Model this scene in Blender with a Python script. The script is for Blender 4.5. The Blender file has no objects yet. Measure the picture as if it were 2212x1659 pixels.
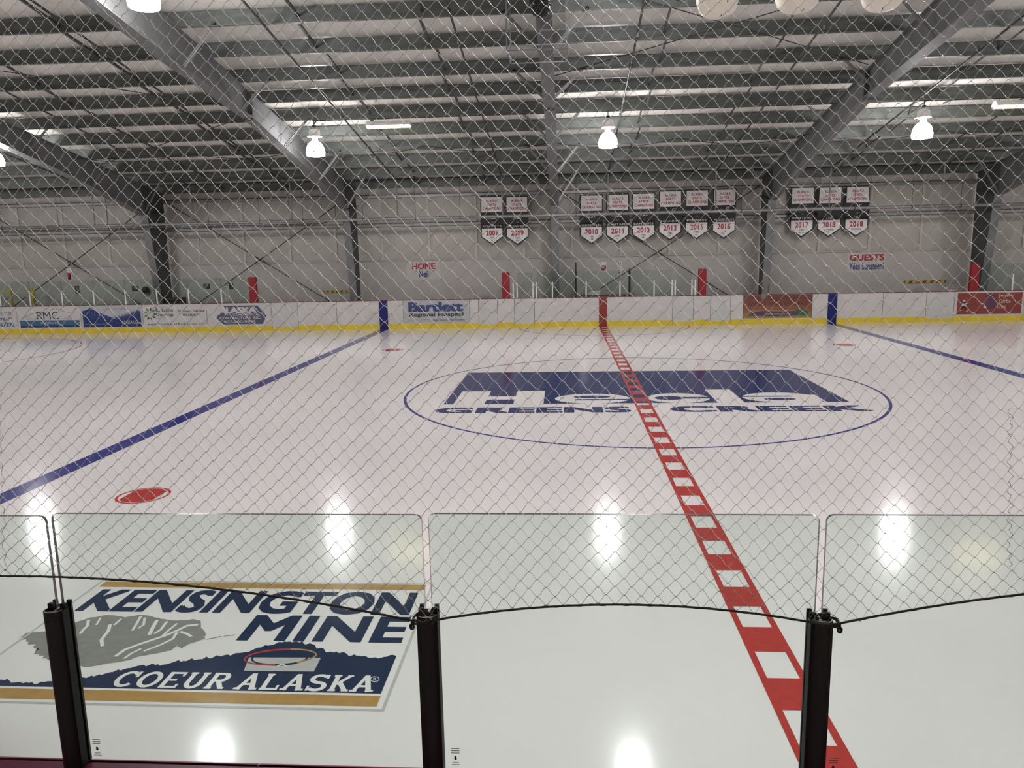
import bpy, math, random
from mathutils import Vector, Matrix
C = bpy.context.scene.collection
PI = math.pi
# ------------------------------------------------------------------ camera
W, H, F = 2212, 1659, 1646.83
CP = Vector((-1.401, -15.098, 2.775)); YAW, PITCH, ROLL = -0.0709, -0.1726, -0.0204
_f = Vector((math.sin(YAW)*math.cos(PITCH), math.cos(YAW)*math.cos(PITCH), math.sin(PITCH)))
_r = Vector((math.cos(YAW), -math.sin(YAW), 0)); _u = _r.cross(_f)
CR = _r*math.cos(ROLL) + _u*math.sin(ROLL); CU = _u*math.cos(ROLL) - _r*math.sin(ROLL)
cam = bpy.data.cameras.new('camera'); cam.sensor_fit = 'HORIZONTAL'; cam.sensor_width = 36
cam.lens = F/W*36; cam.clip_start = 0.05; cam.clip_end = 200
co = bpy.data.objects.new('camera', cam); C.objects.link(co)
m3 = Matrix((CR, CU, -_f)).transposed(); co.matrix_world = Matrix.Translation(CP) @ m3.to_4x4()
bpy.context.scene.camera = co
# ------------------------------------------------------------------ world, exposure
w = bpy.data.worlds.new('world'); bpy.context.scene.world = w; w.use_nodes = True
w.node_tree.nodes['Background'].inputs[0].default_value = (0.5, 0.55, 0.6, 1)
w.node_tree.nodes['Background'].inputs[1].default_value = 0.0
vs = bpy.context.scene.view_settings
vs.view_transform = 'Standard'; vs.look = 'None'; vs.gamma = 1; vs.exposure = 0.95; vs.use_curve_mapping = False
cy = bpy.context.scene.cycles
cy.max_bounces = 7; cy.diffuse_bounces = 4; cy.glossy_bounces = 3; cy.transparent_max_bounces = 24
cy.caustics_reflective = False; cy.caustics_refractive = False; cy.sample_clamp_indirect = 12
cy.use_denoising = True; cy.use_adaptive_sampling = True; cy.adaptive_threshold = 0.02
LAMP_POWER = 82.0        # emission strength of the glass globes of the high bay lamps
# ------------------------------------------------------------------ picks from the photograph's plane to real planes
def ray(u, v): return _f + CR*((u-W/2)/F) - CU*((v-H/2)/F)
def onY(u, v, Y): d = ray(u, v); return CP + d*((Y-CP.y)/d.y)
def onZ(u, v, Z=0.0): d = ray(u, v); return CP + d*((Z-CP.z)/d.z)
# ------------------------------------------------------------------ materials
M = {}
def nodes(name):
    m = bpy.data.materials.new(name); m.use_nodes = True; M[name] = m
    nt = m.node_tree; return m, nt, nt.nodes['Principled BSDF']
def mat(name, col, rough=0.5, metal=0.0, noise=0.0, scale=5.0, bump=0.0, spec=0.5, ior=None, stretch=None, nrough=0.0):
    m, nt, b = nodes(name)
    b.inputs['Base Color'].default_value = (*col, 1); b.inputs['Roughness'].default_value = rough
    b.inputs['Metallic'].default_value = metal; b.inputs['Specular IOR Level'].default_value = spec
    if ior: b.inputs['IOR'].default_value = ior
    if noise or bump or nrough:
        tc = nt.nodes.new('ShaderNodeTexCoord'); mp = nt.nodes.new('ShaderNodeMapping'); nz = nt.nodes.new('ShaderNodeTexNoise')
        nz.inputs['Scale'].default_value = scale; nz.inputs['Detail'].default_value = 4
        if stretch: mp.inputs['Scale'].default_value = stretch
        nt.links.new(tc.outputs['Object'], mp.inputs[0]); nt.links.new(mp.outputs[0], nz.inputs['Vector'])
        if noise:
            mr = nt.nodes.new('ShaderNodeMapRange'); mr.inputs[3].default_value = 1-noise; mr.inputs[4].default_value = 1+noise
            mr.inputs[1].default_value = 0.3; mr.inputs[2].default_value = 0.7
            mx = nt.nodes.new('ShaderNodeMix'); mx.data_type = 'RGBA'; mx.blend_type = 'MULTIPLY'; mx.inputs[0].default_value = 1
            mx.inputs[6].default_value = (*col, 1)
            nt.links.new(nz.outputs[0], mr.inputs[0]); nt.links.new(mr.outputs[0], mx.inputs[7]); nt.links.new(mx.outputs[2], b.inputs['Base Color'])
        if nrough:
            mr = nt.nodes.new('ShaderNodeMapRange'); mr.inputs[3].default_value = rough-nrough; mr.inputs[4].default_value = rough+nrough
            nt.links.new(nz.outputs[0], mr.inputs[0]); nt.links.new(mr.outputs[0], b.inputs['Roughness'])
        if bump:
            bp = nt.nodes.new('ShaderNodeBump'); bp.inputs['Strength'].default_value = bump; bp.inputs['Distance'].default_value = 0.02
            nt.links.new(nz.outputs[0], bp.inputs['Height']); nt.links.new(bp.outputs[0], b.inputs['Normal'])
    return m
def emis(name, col, s):
    m, nt, b = nodes(name)
    b.inputs['Base Color'].default_value = (*col, 1); b.inputs['Emission Color'].default_value = (*col, 1); b.inputs['Emission Strength'].default_value = s
    return m
def glass(name, tint, edge=False):
    m = bpy.data.materials.new(name); m.use_nodes = True; M[name] = m; nt = m.node_tree; nt.nodes.clear()
    o = nt.nodes.new('ShaderNodeOutputMaterial'); t = nt.nodes.new('ShaderNodeBsdfTransparent'); g = nt.nodes.new('ShaderNodeBsdfGlossy')
    fr = nt.nodes.new('ShaderNodeFresnel'); fr.inputs[0].default_value = 1.3; mx = nt.nodes.new('ShaderNodeMixShader')
    t.inputs[0].default_value = (*tint, 1); g.inputs['Roughness'].default_value = 0.03; g.inputs[0].default_value = (0.7, 0.7, 0.7, 1)
    nt.links.new(fr.outputs[0], mx.inputs[0]); nt.links.new(t.outputs[0], mx.inputs[1]); nt.links.new(g.outputs[0], mx.inputs[2])
    nt.links.new(mx.outputs[0], o.inputs[0]); return m
ICE = dict(spec=0.35, rough=0.125, ior=1.31, nrough=0.02)
mat('ice', (0.79, 0.765, 0.765), noise=0.035, scale=0.5, bump=0.012, **ICE)
ICE2 = dict(spec=0.35, rough=0.13, ior=1.31, noise=0.10, scale=14)
mat('ice_red', (0.46, 0.05, 0.045), **ICE2); mat('ice_blue', (0.035, 0.042, 0.23), **ICE2); mat('ice_navy', (0.016, 0.030, 0.078), **ICE2)
mat('ice_logo_blue', (0.014, 0.028, 0.13), **ICE2)
mat('ice_orange', (0.45, 0.265, 0.09), **ICE2); mat('ice_grey', (0.26, 0.255, 0.245), **ICE2); mat('ice_pale', (0.50, 0.50, 0.49), **ICE2)
mat('ice_white', (0.80, 0.78, 0.765), rough=0.19, ior=1.31)
mat('seam_tape', (0.50, 0.475, 0.44), 0.5)
mat('sign_white', (0.51, 0.49, 0.465), 0.5)
mat('concrete', (0.22, 0.21, 0.20), 0.8, noise=0.15, scale=3, bump=0.1)
mat('liner', (0.44, 0.415, 0.39), 0.55, noise=0.04, scale=1.2)
mat('blanket', (0.43, 0.405, 0.37), 0.42, noise=0.05, scale=1.5, bump=0.25)
mat('roof_blanket', (0.80, 0.77, 0.715), 0.36, noise=0.05, scale=1.2, bump=0.35, stretch=(1, 2.5, 1))
mat('galvanised', (0.125, 0.138, 0.128), 0.5, 0.35, noise=0.22, scale=6, stretch=(0.3, 2, 2))
mat('frame_paint', (0.155, 0.155, 0.158), 0.5, 0.1, noise=0.14, scale=2.5)
mat('frame_column', (0.075, 0.075, 0.075), 0.55, 0.1, noise=0.2, scale=2.5)
mat('frame_dark', (0.06, 0.06, 0.06), 0.55)
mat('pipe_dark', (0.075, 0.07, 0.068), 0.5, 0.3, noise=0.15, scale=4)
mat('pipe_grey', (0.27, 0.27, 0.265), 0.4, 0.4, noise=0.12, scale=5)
mat('rod', (0.06, 0.055, 0.05), 0.55, 0.4)
mat('board', (0.56, 0.54, 0.525), 0.32, noise=0.06, scale=3, stretch=(1, 1, 2))
mat('gate', (0.53, 0.525, 0.515), 0.34, noise=0.06, scale=3)
mat('kick', (0.66, 0.50, 0.03), 0.35, noise=0.06, scale=4)
mat('seam', (0.10, 0.10, 0.10), 0.6)
mat('cap_red', (0.17, 0.03, 0.035), 0.4)
mat('cap_magenta', (0.34, 0.05, 0.13), 0.3, noise=0.08, scale=8)
mat('board_blue', (0.004, 0.008, 0.13), 0.35); mat('board_red', (0.24, 0.032, 0.025), 0.35)
mat('pad_red', (0.25, 0.004, 0.010), 0.5)
mat('post_white', (0.72, 0.73, 0.73), 0.35, 0.2)
mat('alu', (0.62, 0.62, 0.60), 0.35, 0.7)
mat('post_dark', (0.045, 0.039, 0.036), 0.33, 0.55, noise=0.12, scale=30, stretch=(1, 1, 0.1))
mat('rubber', (0.012, 0.012, 0.012), 0.6)
mat('black', (0.012, 0.012, 0.013), 0.6); mat('white', (0.72, 0.70, 0.69), 0.5); mat('red_ink', (0.34, 0.015, 0.03), 0.5)
mat('black_ink', (0.03, 0.028, 0.03), 0.5); mat('navy_ink', (0.035, 0.055, 0.17), 0.5); mat('grey_ink', (0.22, 0.22, 0.22), 0.5)
mat('indigo_ink', (0.085, 0.085, 0.15), 0.5); mat('blue_ink', (0.014, 0.03, 0.14), 0.5); mat('teal_ink', (0.045, 0.12, 0.23), 0.5); mat('green_ink', (0.08, 0.22, 0.05), 0.5)
mat('blue_mid', (0.07, 0.13, 0.36), 0.5); mat('ad_white', (0.54, 0.52, 0.52), 0.4); mat('ad_grey', (0.42, 0.43, 0.45), 0.4)
mat('ad_red', (0.23, 0.045, 0.038), 0.4); mat('maroon_ink', (0.07, 0.028, 0.022), 0.5); mat('cream_ink', (0.6, 0.52, 0.45), 0.5)
mat('salmon', (0.30, 0.14, 0.08), 0.5); mat('tan', (0.47, 0.37, 0.12), 0.5); mat('plum_ink', (0.09, 0.04, 0.09), 0.5); mat('pine', (0.03, 0.11, 0.07), 0.5)
mat('wood', (0.20, 0.10, 0.03), 0.6, noise=0.5, scale=9, stretch=(1, 1, 0.2)); mat('yellow', (0.55, 0.42, 0.04), 0.5)
mat('lamp_white', (0.78, 0.76, 0.72), 0.4); mat('speaker_white', (0.80, 0.74, 0.64), 0.4); mat('ball_black', (0.015, 0.015, 0.014), 0.12, 0.3)
emis('lamp_glow', (1.0, 0.975, 0.985), LAMP_POWER); emis('lamp_glow_upper', (1.0, 0.975, 0.985), LAMP_POWER*0.35); emis('tube_glow', (1.0, 0.86, 0.52), 9.0)
mat('net_knot', (0.80, 0.78, 0.75), 0.35)
m, nt, b = nodes('net'); b.inputs['Base Color'].default_value = (0.92, 0.90, 0.87, 1); b.inputs['Roughness'].default_value = 0.25
tb = nt.nodes.new('ShaderNodeBsdfTransparent'); mxs = nt.nodes.new('ShaderNodeMixShader'); mxs.inputs[0].default_value = 0.84
nt.links.new(tb.outputs[0], mxs.inputs[1]); nt.links.new(b.outputs[0], mxs.inputs[2]); nt.links.new(mxs.outputs[0], nt.nodes['Material Output'].inputs[0])
M['net'] = m; mat('rope', (0.045, 0.038, 0.033), 0.7, noise=0.35, scale=180)
glass('shield', (0.905, 0.955, 0.93)); glass('far_shield', (0.90, 0.95, 0.93)); glass('plexi', (0.93, 0.93, 0.93))
mat('glass_edge', (0.06, 0.075, 0.07), 0.2)
mat('bleacher', (0.30, 0.29, 0.28), 0.6)
# roof banner gradient: the printed advert fades from brick red to ochre down the sheet
m, nt, b = nodes('ad_sunset'); tc = nt.nodes.new('ShaderNodeTexCoord'); sx = nt.nodes.new('ShaderNodeSeparateXYZ'); rp = nt.nodes.new('ShaderNodeValToRGB')
mr = nt.nodes.new('ShaderNodeMapRange'); mr.inputs[1].default_value = 0.2; mr.inputs[2].default_value = 1.05
nt.links.new(tc.outputs['Object'], sx.inputs[0]); nt.links.new(sx.outputs[2], mr.inputs[0]); nt.links.new(mr.outputs[0], rp.inputs[0]); nt.links.new(rp.outputs[0], b.inputs['Base Color'])
e = rp.color_ramp.elements; e[0].color = (0.27, 0.22, 0.075, 1); e[1].color = (0.15, 0.035, 0.035, 1); k = e.new(0.38); k.color = (0.23, 0.085, 0.045, 1); b.inputs['Roughness'].default_value = 0.4
# ------------------------------------------------------------------ mesh builder
class MB:
    def __init__(s): s.v = []; s.f = []; s.m = []; s.mats = []; s.sm = []
    def mi(s, name):
        if name not in s.mats: s.mats.append(name)
        return s.mats.index(name)
    def add(s, vs, fs, m, smooth=False):
        o = len(s.v); s.v += [tuple(p) for p in vs]; k = s.mi(m)
        for f in fs: s.f.append([i+o for i in f]); s.m.append(k); s.sm.append(smooth)
    def box(s, a, b, m):
        x0, y0, z0 = a; x1, y1, z1 = b
        v = [(x0,y0,z0),(x1,y0,z0),(x1,y1,z0),(x0,y1,z0),(x0,y0,z1),(x1,y0,z1),(x1,y1,z1),(x0,y1,z1)]
        s.add(v, [(0,3,2,1),(4,5,6,7),(0,1,5,4),(1,2,6,5),(2,3,7,6),(3,0,4,7)], m)
    def bar(s, a, b, wd, ht, m, up=(0,0,1)):
        a = Vector(a); b = Vector(b); d = (b-a).normalized(); u = Vector(up)
        sd = d.cross(u).normalized(); u = sd.cross(d).normalized()
        v = [p + sd*sx*wd/2 + u*sz*ht/2 for p in (a, b) for sx, sz in ((-1,-1),(1,-1),(1,1),(-1,1))]
        s.add(v, [(0,1,2,3),(7,6,5,4),(0,4,5,1),(1,5,6,2),(2,6,7,3),(3,7,4,0)], m)
    def tube(s, pts, r, m, n=8, closed=False, caps=True):
        pts = [Vector(p) for p in pts]; o = []; L = len(pts); prev = None
        for i, p in enumerate(pts):
            if closed: d = pts[(i+1) % L]-pts[i-1]
            else: d = pts[min(i+1, L-1)]-pts[max(i-1, 0)]
            d.normalize()
            up = Vector((0,0,1)) if abs(d.z) < 0.9 else Vector((0,1,0))
            a = d.cross(up).normalized(); b = a.cross(d)
            rr = r[i] if isinstance(r, (list, tuple)) else r
            o += [p + (a*math.cos(2*PI*k/n) + b*math.sin(2*PI*k/n))*rr for k in range(n)]
        fs = []
        for i in range(L if closed else L-1):
            j = (i+1) % L
            for k in range(n): fs.append((i*n+k, i*n+(k+1) % n, j*n+(k+1) % n, j*n+k))
        if caps and not closed: fs += [tuple(range(n-1, -1, -1)), tuple(range((L-1)*n, L*n))]
        s.add(o, fs, m, True)
    def lathe(s, c, prof, m, n=24, squash=1.0):   # prof: (radius, z)
        c = Vector(c); v = []; f = []
        for r, z in prof: v += [(c.x+r*math.cos(2*PI*k/n), c.y+r*squash*math.sin(2*PI*k/n), c.z+z) for k in range(n)]
        for i in range(len(prof)-1):
            for k in range(n): f.append((i*n+k, i*n+(k+1) % n, (i+1)*n+(k+1) % n, (i+1)*n+k))
        s.add(v, f, m, True)
    def prism(s, poly, fn, t0, t1, m, mside=None):   # poly of (a,b); fn(a,b,t) -> point
        n = len(poly); v = [fn(a, b, t0) for a, b in poly] + [fn(a, b, t1) for a, b in poly]
        s.add(v, [tuple(range(n))[::-1], tuple(range(n, 2*n))], m)
        s.add(v, [(i, (i+1) % n, n+(i+1) % n, n+i) for i in range(n)], mside or m)
    def poly(s, pts, m): s.add(pts, [tuple(range(len(pts)))], m)
    def build(s, name, parent=None, smooth=None):
        me = bpy.data.meshes.new(name); me.from_pydata(s.v, [], s.f)
        for k in s.mats: me.materials.append(M[k])
        me.polygons.foreach_set('material_index', s.m); me.polygons.foreach_set('use_smooth', s.sm); me.update()
        o = bpy.data.objects.new(name, me); C.objects.link(o)
        if parent: o.parent = parent
        return o
def tag(o, label=None, cat=None, group=None, kind=None):
    for k, v in (('label', label), ('category', cat), ('group', group), ('kind', kind)):
        if v: o[k] = v
    return o
def empty(name, label, cat, group=None, loc=(0,0,0)):
    o = bpy.data.objects.new(name, None); C.objects.link(o); o.location = loc; o.empty_display_size = 0.1
    return tag(o, label, cat, group)
def struct(name, mb): return tag(mb.build(name), kind='structure')
ORD = ['first','second','third','fourth','fifth','sixth','seventh','eighth','ninth','tenth','eleventh','twelfth','thirteenth','fourteenth']
# ------------------------------------------------------------------ lettering
_tc = {}
def glyphs(txt, bold=0.0, space=1.0, wordsp=1.0):
    key = (txt, space)
    if key in _tc: return _tc[key]
    cu = bpy.data.curves.new('t', 'FONT'); cu.body = txt; cu.size = 1; cu.offset = 0; cu.resolution_u = 3; cu.space_character = space
    ob = bpy.data.objects.new('t', cu); C.objects.link(ob)
    dg = bpy.context.evaluated_depsgraph_get(); me = bpy.data.meshes.new_from_object(ob.evaluated_get(dg))
    vs = [(v.co.x, v.co.y) for v in me.vertices]; fs = [tuple(p.vertices) for p in me.polygons]
    bpy.data.objects.remove(ob); bpy.data.curves.remove(cu); bpy.data.meshes.remove(me)
    x0 = min(v[0] for v in vs); x1 = max(v[0] for v in vs); y0 = min(v[1] for v in vs); y1 = max(v[1] for v in vs)
    vs = [((x-x0)/(x1-x0), (y-y0)/(y1-y0)) for x, y in vs]
    _tc[key] = (vs, fs, (x1-x0, y1-y0)); return _tc[key]
def text(mb, fn, txt, x0, y0, x1, y1, off, m, bold=0.0, space=1.0, shear=0.0):
    """lettering filling the box x0..x1, y0..y1 of a sheet; fn(a,b,off) gives the point"""
    vs, fs, (we, he) = glyphs(txt, 0, space); d = bold*0.85; dx, dy = d/(we+2*d), d*0.8/(he+1.6*d)
    for k, (sx, sy) in enumerate([(0, 0)] if bold <= 0.004 else [(-1, -1), (1, -1), (-1, 1), (1, 1), (0, 1), (0, -1), (-1, 0), (1, 0)] if bold > .03 else [(-1, -1), (1, 1), (-1, 1), (1, -1)]):
        P = [(dx+(1-2*dx)*a+sx*dx, dy+(1-2*dy)*b+sy*dy) for a, b in vs]
        mb.add([fn(x0+(x1-x0)*a+shear*(y1-y0)*(b-0.5), y0+(y1-y0)*b, off+0.00004*k) for a, b in P], fs, m)
_lay = [0]
def lay(): _lay[0] = (_lay[0]+1) % 16; return _lay[0]*0.00001
def rect(mb, fn, x0, y0, x1, y1, off, m):
    off += lay(); mb.poly([fn(x0,y0,off), fn(x1,y0,off), fn(x1,y1,off), fn(x0,y1,off)], m)
def shape(mb, fn, pts, off, m):
    off += lay(); mb.poly([fn(a, b, off) for a, b in pts], m)
def line(mb, fn, pts, t, off, m, ends=0.0):
    for i in range(len(pts)-1):
        (ax, ay), (bx, by) = pts[i], pts[i+1]; d = math.hypot(bx-ax, by-ay) or 1e-6; nx, ny = -(by-ay)/d*t/2, (bx-ax)/d*t/2; ex, ey = (bx-ax)/d*t*ends, (by-ay)/d*t*ends
        shape(mb, fn, [(ax-nx-ex, ay-ny-ey), (bx-nx+ex, by-ny+ey), (bx+nx+ex, by+ny+ey), (ax+nx-ex, ay+ny-ey)], off, m)
def ring(mb, fn, cx, cy, rx, ry, t, off, m, a0=0, a1=2*PI, n=64, rot=0.0, ty=None):
    ty = t if ty is None else ty; off += lay()
    def P(a, k):
        x = (rx+k*t/2)*math.cos(a); y = (ry+k*ty/2)*math.sin(a)
        return fn(cx+x*math.cos(rot)-y*math.sin(rot), cy+x*math.sin(rot)+y*math.cos(rot), off)
    for i in range(n):
        a = a0+(a1-a0)*i/n; b = a0+(a1-a0)*(i+1)/n
        mb.poly([P(a,-1), P(b,-1), P(b,1), P(a,1)], m)
def disc(mb, fn, cx, cy, rx, ry, off, m, n=40): shape(mb, fn, [(cx+rx*math.cos(2*PI*k/n), cy+ry*math.sin(2*PI*k/n)) for k in range(n)], off, m)
# ================================================================== SETTING
HW = 12.84; WY = 14.45; XL, XR = -36.0, 36.0; YN = -18.6; RIDGE = -2.0
def roofz(y): return 5.22 + (14.4-y)/6 if y >= RIDGE else 5.22 + (14.4-RIDGE)/6 - (RIDGE-y)/6   # underside of the purlins
mb = MB(); R0 = 8.0; pts = []
for cx, cyy, a in ((24.87, 4.84, 0), (-24.87, 4.84, 90), (-24.87, -4.84, 180), (24.87, -4.84, 270)):
    for k in range(13): t = math.radians(a+90*k/12); pts.append((cx+R0*math.cos(t), cyy+R0*math.sin(t)))
mb.prism(pts, lambda a, b, t: (a, b, t), 0.0, -0.04, 'ice'); floor = struct('floor', mb)
mb = MB(); mb.box((XL, YN, -0.2), (XR, WY+0.1, -0.04), 'concrete'); struct('floor', mb)
# far wall: smooth liner panels below, insulation blankets sagging between rails above
mb = MB()
mb.box((XL, WY, -0.04), (XR, WY+0.1, 2.50), 'liner')
for i in range(int((XR-XL)/1.83)+1): mb.box((XL+i*1.83-0.004, WY-0.002, 0.0), (XL+i*1.83+0.004, WY, 2.49), 'blanket')
mb.box((XL, WY-0.05, 2.49), (XR, WY+0.1, 2.53), 'liner')
vs_, fs_ = [], []; nx = 440; rows = [2.53, 2.7, 2.95, 3.25, 3.55, 3.72, 3.85, 4.0, 4.3, 4.6, 4.8, 4.9, 5.05, 5.25, 5.5]
def bul(z):
    for a, b in ((2.53, 3.80), (3.85, 4.87), (4.87, 5.5)):
        if a < z < b: return math.sin(PI*(z-a)/(b-a))
    return 0
for j, z in enumerate(rows):
    for i in range(nx+1):
        x = XL+(XR-XL)*i/nx; ph = ((x+1.10) % 1.83)/1.83
        vs_.append((x, WY+0.06-0.07*bul(z)*min(1, 6*min(ph, 1-ph))+0.006*math.sin(7*x+3*z), z))
fs_ = [(j*(nx+1)+i, j*(nx+1)+i+1, (j+1)*(nx+1)+i+1, (j+1)*(nx+1)+i) for j in range(len(rows)-1) for i in range(nx)]
mb.add(vs_, fs_, 'blanket', True)
x = -1.10-19*1.83
while x < XR: mb.box((x-0.045, WY-0.0, 2.53), (x+0.045, WY+0.065, 5.5), 'seam_tape'); x += 1.83
mb.box((XL, WY+0.13, 2.5), (XR, WY+0.2, 5.6), 'blanket')
struct('wall_far', mb)
mb = MB(); mb.box((XL, YN-0.1, -0.2), (XR, YN, 5.6), 'liner'); struct('wall_near', mb)
for nm, x in (('wall_left', XL), ('wall_right', XR)):
    mb = MB(); poly = [(YN, -0.2), (WY+0.1, -0.2), (WY+0.1, 5.6), (RIDGE, 8.35), (YN, 5.6)]
    mb.prism(poly, lambda a, b, t: (t, a, b), x, x+(-0.1 if x < 0 else 0.1), 'blanket'); struct(nm, mb)
# ceiling blanket on top of the purlins
mb = MB(); vs_, fs_ = [], []; nx = 300; ys = []
PY = [14.33, 12.78, 11.28, 9.77, 8.26, 6.78, 5.40, 4.02, 2.57, 1.14, -0.30, -1.75]; PD = 0.32   # purlin lines and their depth
ys.append(14.6)
for k in range(11): ys += [PY[k]+(PY[k+1]-PY[k])*t/5 for t in range(5)]
ys.append(PY[11])
ys += [RIDGE, -6, -10, -14, YN-0.05]
rnd = random.Random(4)
for j, y in enumerate(ys):
    for i in range(nx+1):
        x = XL+(XR-XL)*i/nx; ph = ((x+0.5) % 1.83)/1.83; q = max([(PY[k]-y)/(PY[k]-PY[k+1]) for k in range(11) if PY[k] >= y > PY[k+1]] or [0])
        s = math.sin(PI*q) if y > RIDGE else 0
        vs_.append((x, y, roofz(y)+PD+0.035-0.05*s*min(1, 5*min(ph, 1-ph))+0.012*math.sin(2.7*x+y*1.3)*s))
fs_ = [(j*(nx+1)+i, j*(nx+1)+i+1, (j+1)*(nx+1)+i+1, (j+1)*(nx+1)+i) for j in range(len(ys)-1) for i in range(nx)]
mb.add(vs_, fs_, 'roof_blanket', True); struct('ceiling', mb)
# ================================================================== ICE MARKINGS (painted in the sheet)
def ic(a, b, o=0.0): return (a, b, 0.0008+o)
BX = 8.10
for x in (-BX, BX):
    mb = MB(); rect(mb, ic, x-0.152, -HW+0.02, x+0.152, HW-0.02, 0, 'ice_blue'); mb.build('blue_line', floor)
mb = MB(); P0, PER = -6.6766, 0.6847; y = HW-0.02; k = int((P0-HW)/PER)-2
rect(mb, ic, -0.152, -HW+0.02, -0.105, HW-0.02, 0.0014, 'ice_red'); rect(mb, ic, 0.105, -HW+0.02, 0.152, HW-0.02, 0.0014, 'ice_red')
while P0-k*PER > -HW-1:
    t = P0-k*PER; a, b = max(t-PER, -HW+0.02), min(t-0.335, HW-0.02)   # white block t..t-0.335, red below it
    if b > a: rect(mb, ic, -0.106, a, 0.106, b, 0.0014, 'ice_red')
    k += 1
mb.build('centre_line', floor)
mb = MB(); ring(mb, ic, 0, 0, 4.565, 4.565, 0.055, 0.0006, 'ice_blue', n=160); mb.build('centre_circle', floor)
mb = MB(); ring(mb, ic, 0, HW-0.03, 3.05, 3.05, 0.05, 0.0003, 'ice_red', a0=PI, a1=2*PI, n=60); mb.build('referee_crease', floor)
def faceoff(x, y, n):
    mb = MB(); ring(mb, ic, x, y, 0.29, 0.29, 0.03, 0.0003, 'ice_red', n=40)
    p = [(x+0.262*math.cos(t), y+0.262*math.sin(t)) for t in [math.radians(38+104*i/14) for i in range(15)]]
    p += [(x+0.262*math.cos(t), y+0.262*math.sin(t)) for t in [math.radians(218+104*i/14) for i in range(15)]]
    shape(mb, ic, p, 0.0003, 'ice_red'); return mb.build('faceoff_spot', floor)
for x, y in ((-6.42, 6.71), (6.42, 6.71), (-6.42, -6.71), (6.42, -6.71)): faceoff(x, y, 0)
ec = onZ(212, 745)
for sx in (-1, 1):
    for sy in (-1, 1):
        mb = MB(); ring(mb, ic, sx*(abs(ec.x)+4.57), sy*6.71, 4.57, 4.57, 0.05, 0.0003, 'ice_red', n=140); disc(mb, ic, sx*(abs(ec.x)+4.57), sy*6.71, 0.3, 0.3, 0.0003, 'ice_red'); mb.build('faceoff_circle', floor)
# centre ice emblem: navy sheet with white bold letters cut into it, second line below
mb = MB()
def bx(px, v=872): return onZ(px, v).x
xa, xb = -3.66, 3.66; yb, yt = -1.36, 2.36
rect(mb, ic, xa, yb, xb, yt, 0.0002, 'ice_logo_blue')
yH = -0.05; yE = -0.42
def wr(x0, y0, x1, y1, m='ice_white', o=0.0004): rect(mb, ic, x0, y0, x1, y1, o, m)
h0, h1, h2, h3 = bx(980), bx(1047), bx(1109), bx(1174)
wr(h0, yb-0.01, h1, yH); wr(h2, yb-0.01, h3, yH); wr(h1-0.001, yb+0.42, h2+0.001, yb+0.74)
def roundletter(x0, x1, kind):
    cx, rx, cy_, ry = (x0+x1)/2, (x1-x0)/2, (yb+yE)/2, (yE-yb)/2
    disc(mb, ic, cx, cy_, rx, ry+0.01, 0.0004, 'ice_white')
    if kind == 'e':
        disc(mb, ic, cx, cy_+0.16, rx*0.5, 0.13, 0.0007, 'ice_logo_blue'); wr(cx-rx*0.45, cy_-0.17, x1+0.02, cy_-0.06, 'ice_logo_blue', 0.0009)
    if kind == 'c':
        disc(mb, ic, cx-rx*0.3, cy_, rx*0.45, 0.20, 0.0007, 'ice_logo_blue'); wr(cx-rx*.2, cy_-0.07, x1+0.02, cy_+0.09, 'ice_logo_blue', 0.0009)
    if kind == 'a':
        wr(cx+rx*0.35, yb-0.01, x1+0.04, yE-0.24); wr(cx-rx*0.15, yb+0.55, x1, yb+0.68, 'ice_logo_blue', 0.0007) if 0 else None
        disc(mb, ic, cx-rx*0.05, cy_-0.17, rx*0.42, 0.12, 0.0009, 'ice_logo_blue'); wr(x0-0.02, cy_+0.06, cx+rx*0.35, cy_+0.15, 'ice_logo_blue', 0.0007)
roundletter(bx(1198), bx(1366), 'e'); roundletter(bx(1404), bx(1545), 'c'); roundletter(bx(1620), bx(1788), 'a')
wr(bx(1553), yb-0.01, bx(1612), yH)
text(mb, ic, 'GREENS', -3.72, -2.15, -0.26, -1.66, 0.0004, 'ice_logo_blue', 0.06, 1.05)
text(mb, ic, 'CREEK', 0.42, -2.15, 3.80, -1.66, 0.0004, 'ice_logo_blue', 0.06, 1.05)
lg = mb.build('centre_emblem', floor); tag(lg, 'dark blue and white mining company emblem painted inside the centre circle')
# near emblem, a framed sign 2.9 m wide painted beside the boards
mb = MB(); X0, X1, Y0, Y1 = -5.47, -2.53, -10.89, -9.06
for a, b, c, d in ((X0, Y0, X1, Y0+0.022), (X0, Y1-0.022, X1, Y1), (X0, Y0, X0+0.022, Y1), (X1-0.022, Y0, X1, Y1)): rect(mb, ic, a, b, c, d, 0.0003, 'ice_pale')
rect(mb, ic, X0+0.05, -9.19, X1-0.06, -9.09, 0.0003, 'ice_orange'); rect(mb, ic, X0+0.05, -10.84, X1-0.06, -10.725, 0.0003, 'ice_orange')
text(mb, ic, 'KENSINGTON', -5.35, -9.64, -2.63, -9.235, 0.0005, 'ice_navy', 0.04, 0.98)
text(mb, ic, 'MINE', -3.83, -10.06, -2.60, -9.665, 0.0005, 'ice_navy', 0.04, 1.05)
def cr(x, y): p = onZ(x/2.304, 1200+y/2.304); return (p.x, p.y)
mount = [(95,410),(130,385),(190,380),(240,376),(300,352),(360,338),(450,310),(520,298),(570,300),(620,308),(690,295),(740,300),(790,312),(830,320),(900,325),(960,318),(1000,325),(1005,360),(1025,385),(1020,415),(990,425),(940,440),(905,462),(880,448),(860,470),(820,480),(770,490),(700,500),(640,520),(590,530),(500,545),(430,555),(390,548),(330,535),(250,520),(200,500),(178,470),(160,450),(130,425)]
mp = [cr(*p) for p in mount]; rq = random.Random(2); mj = []
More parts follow.
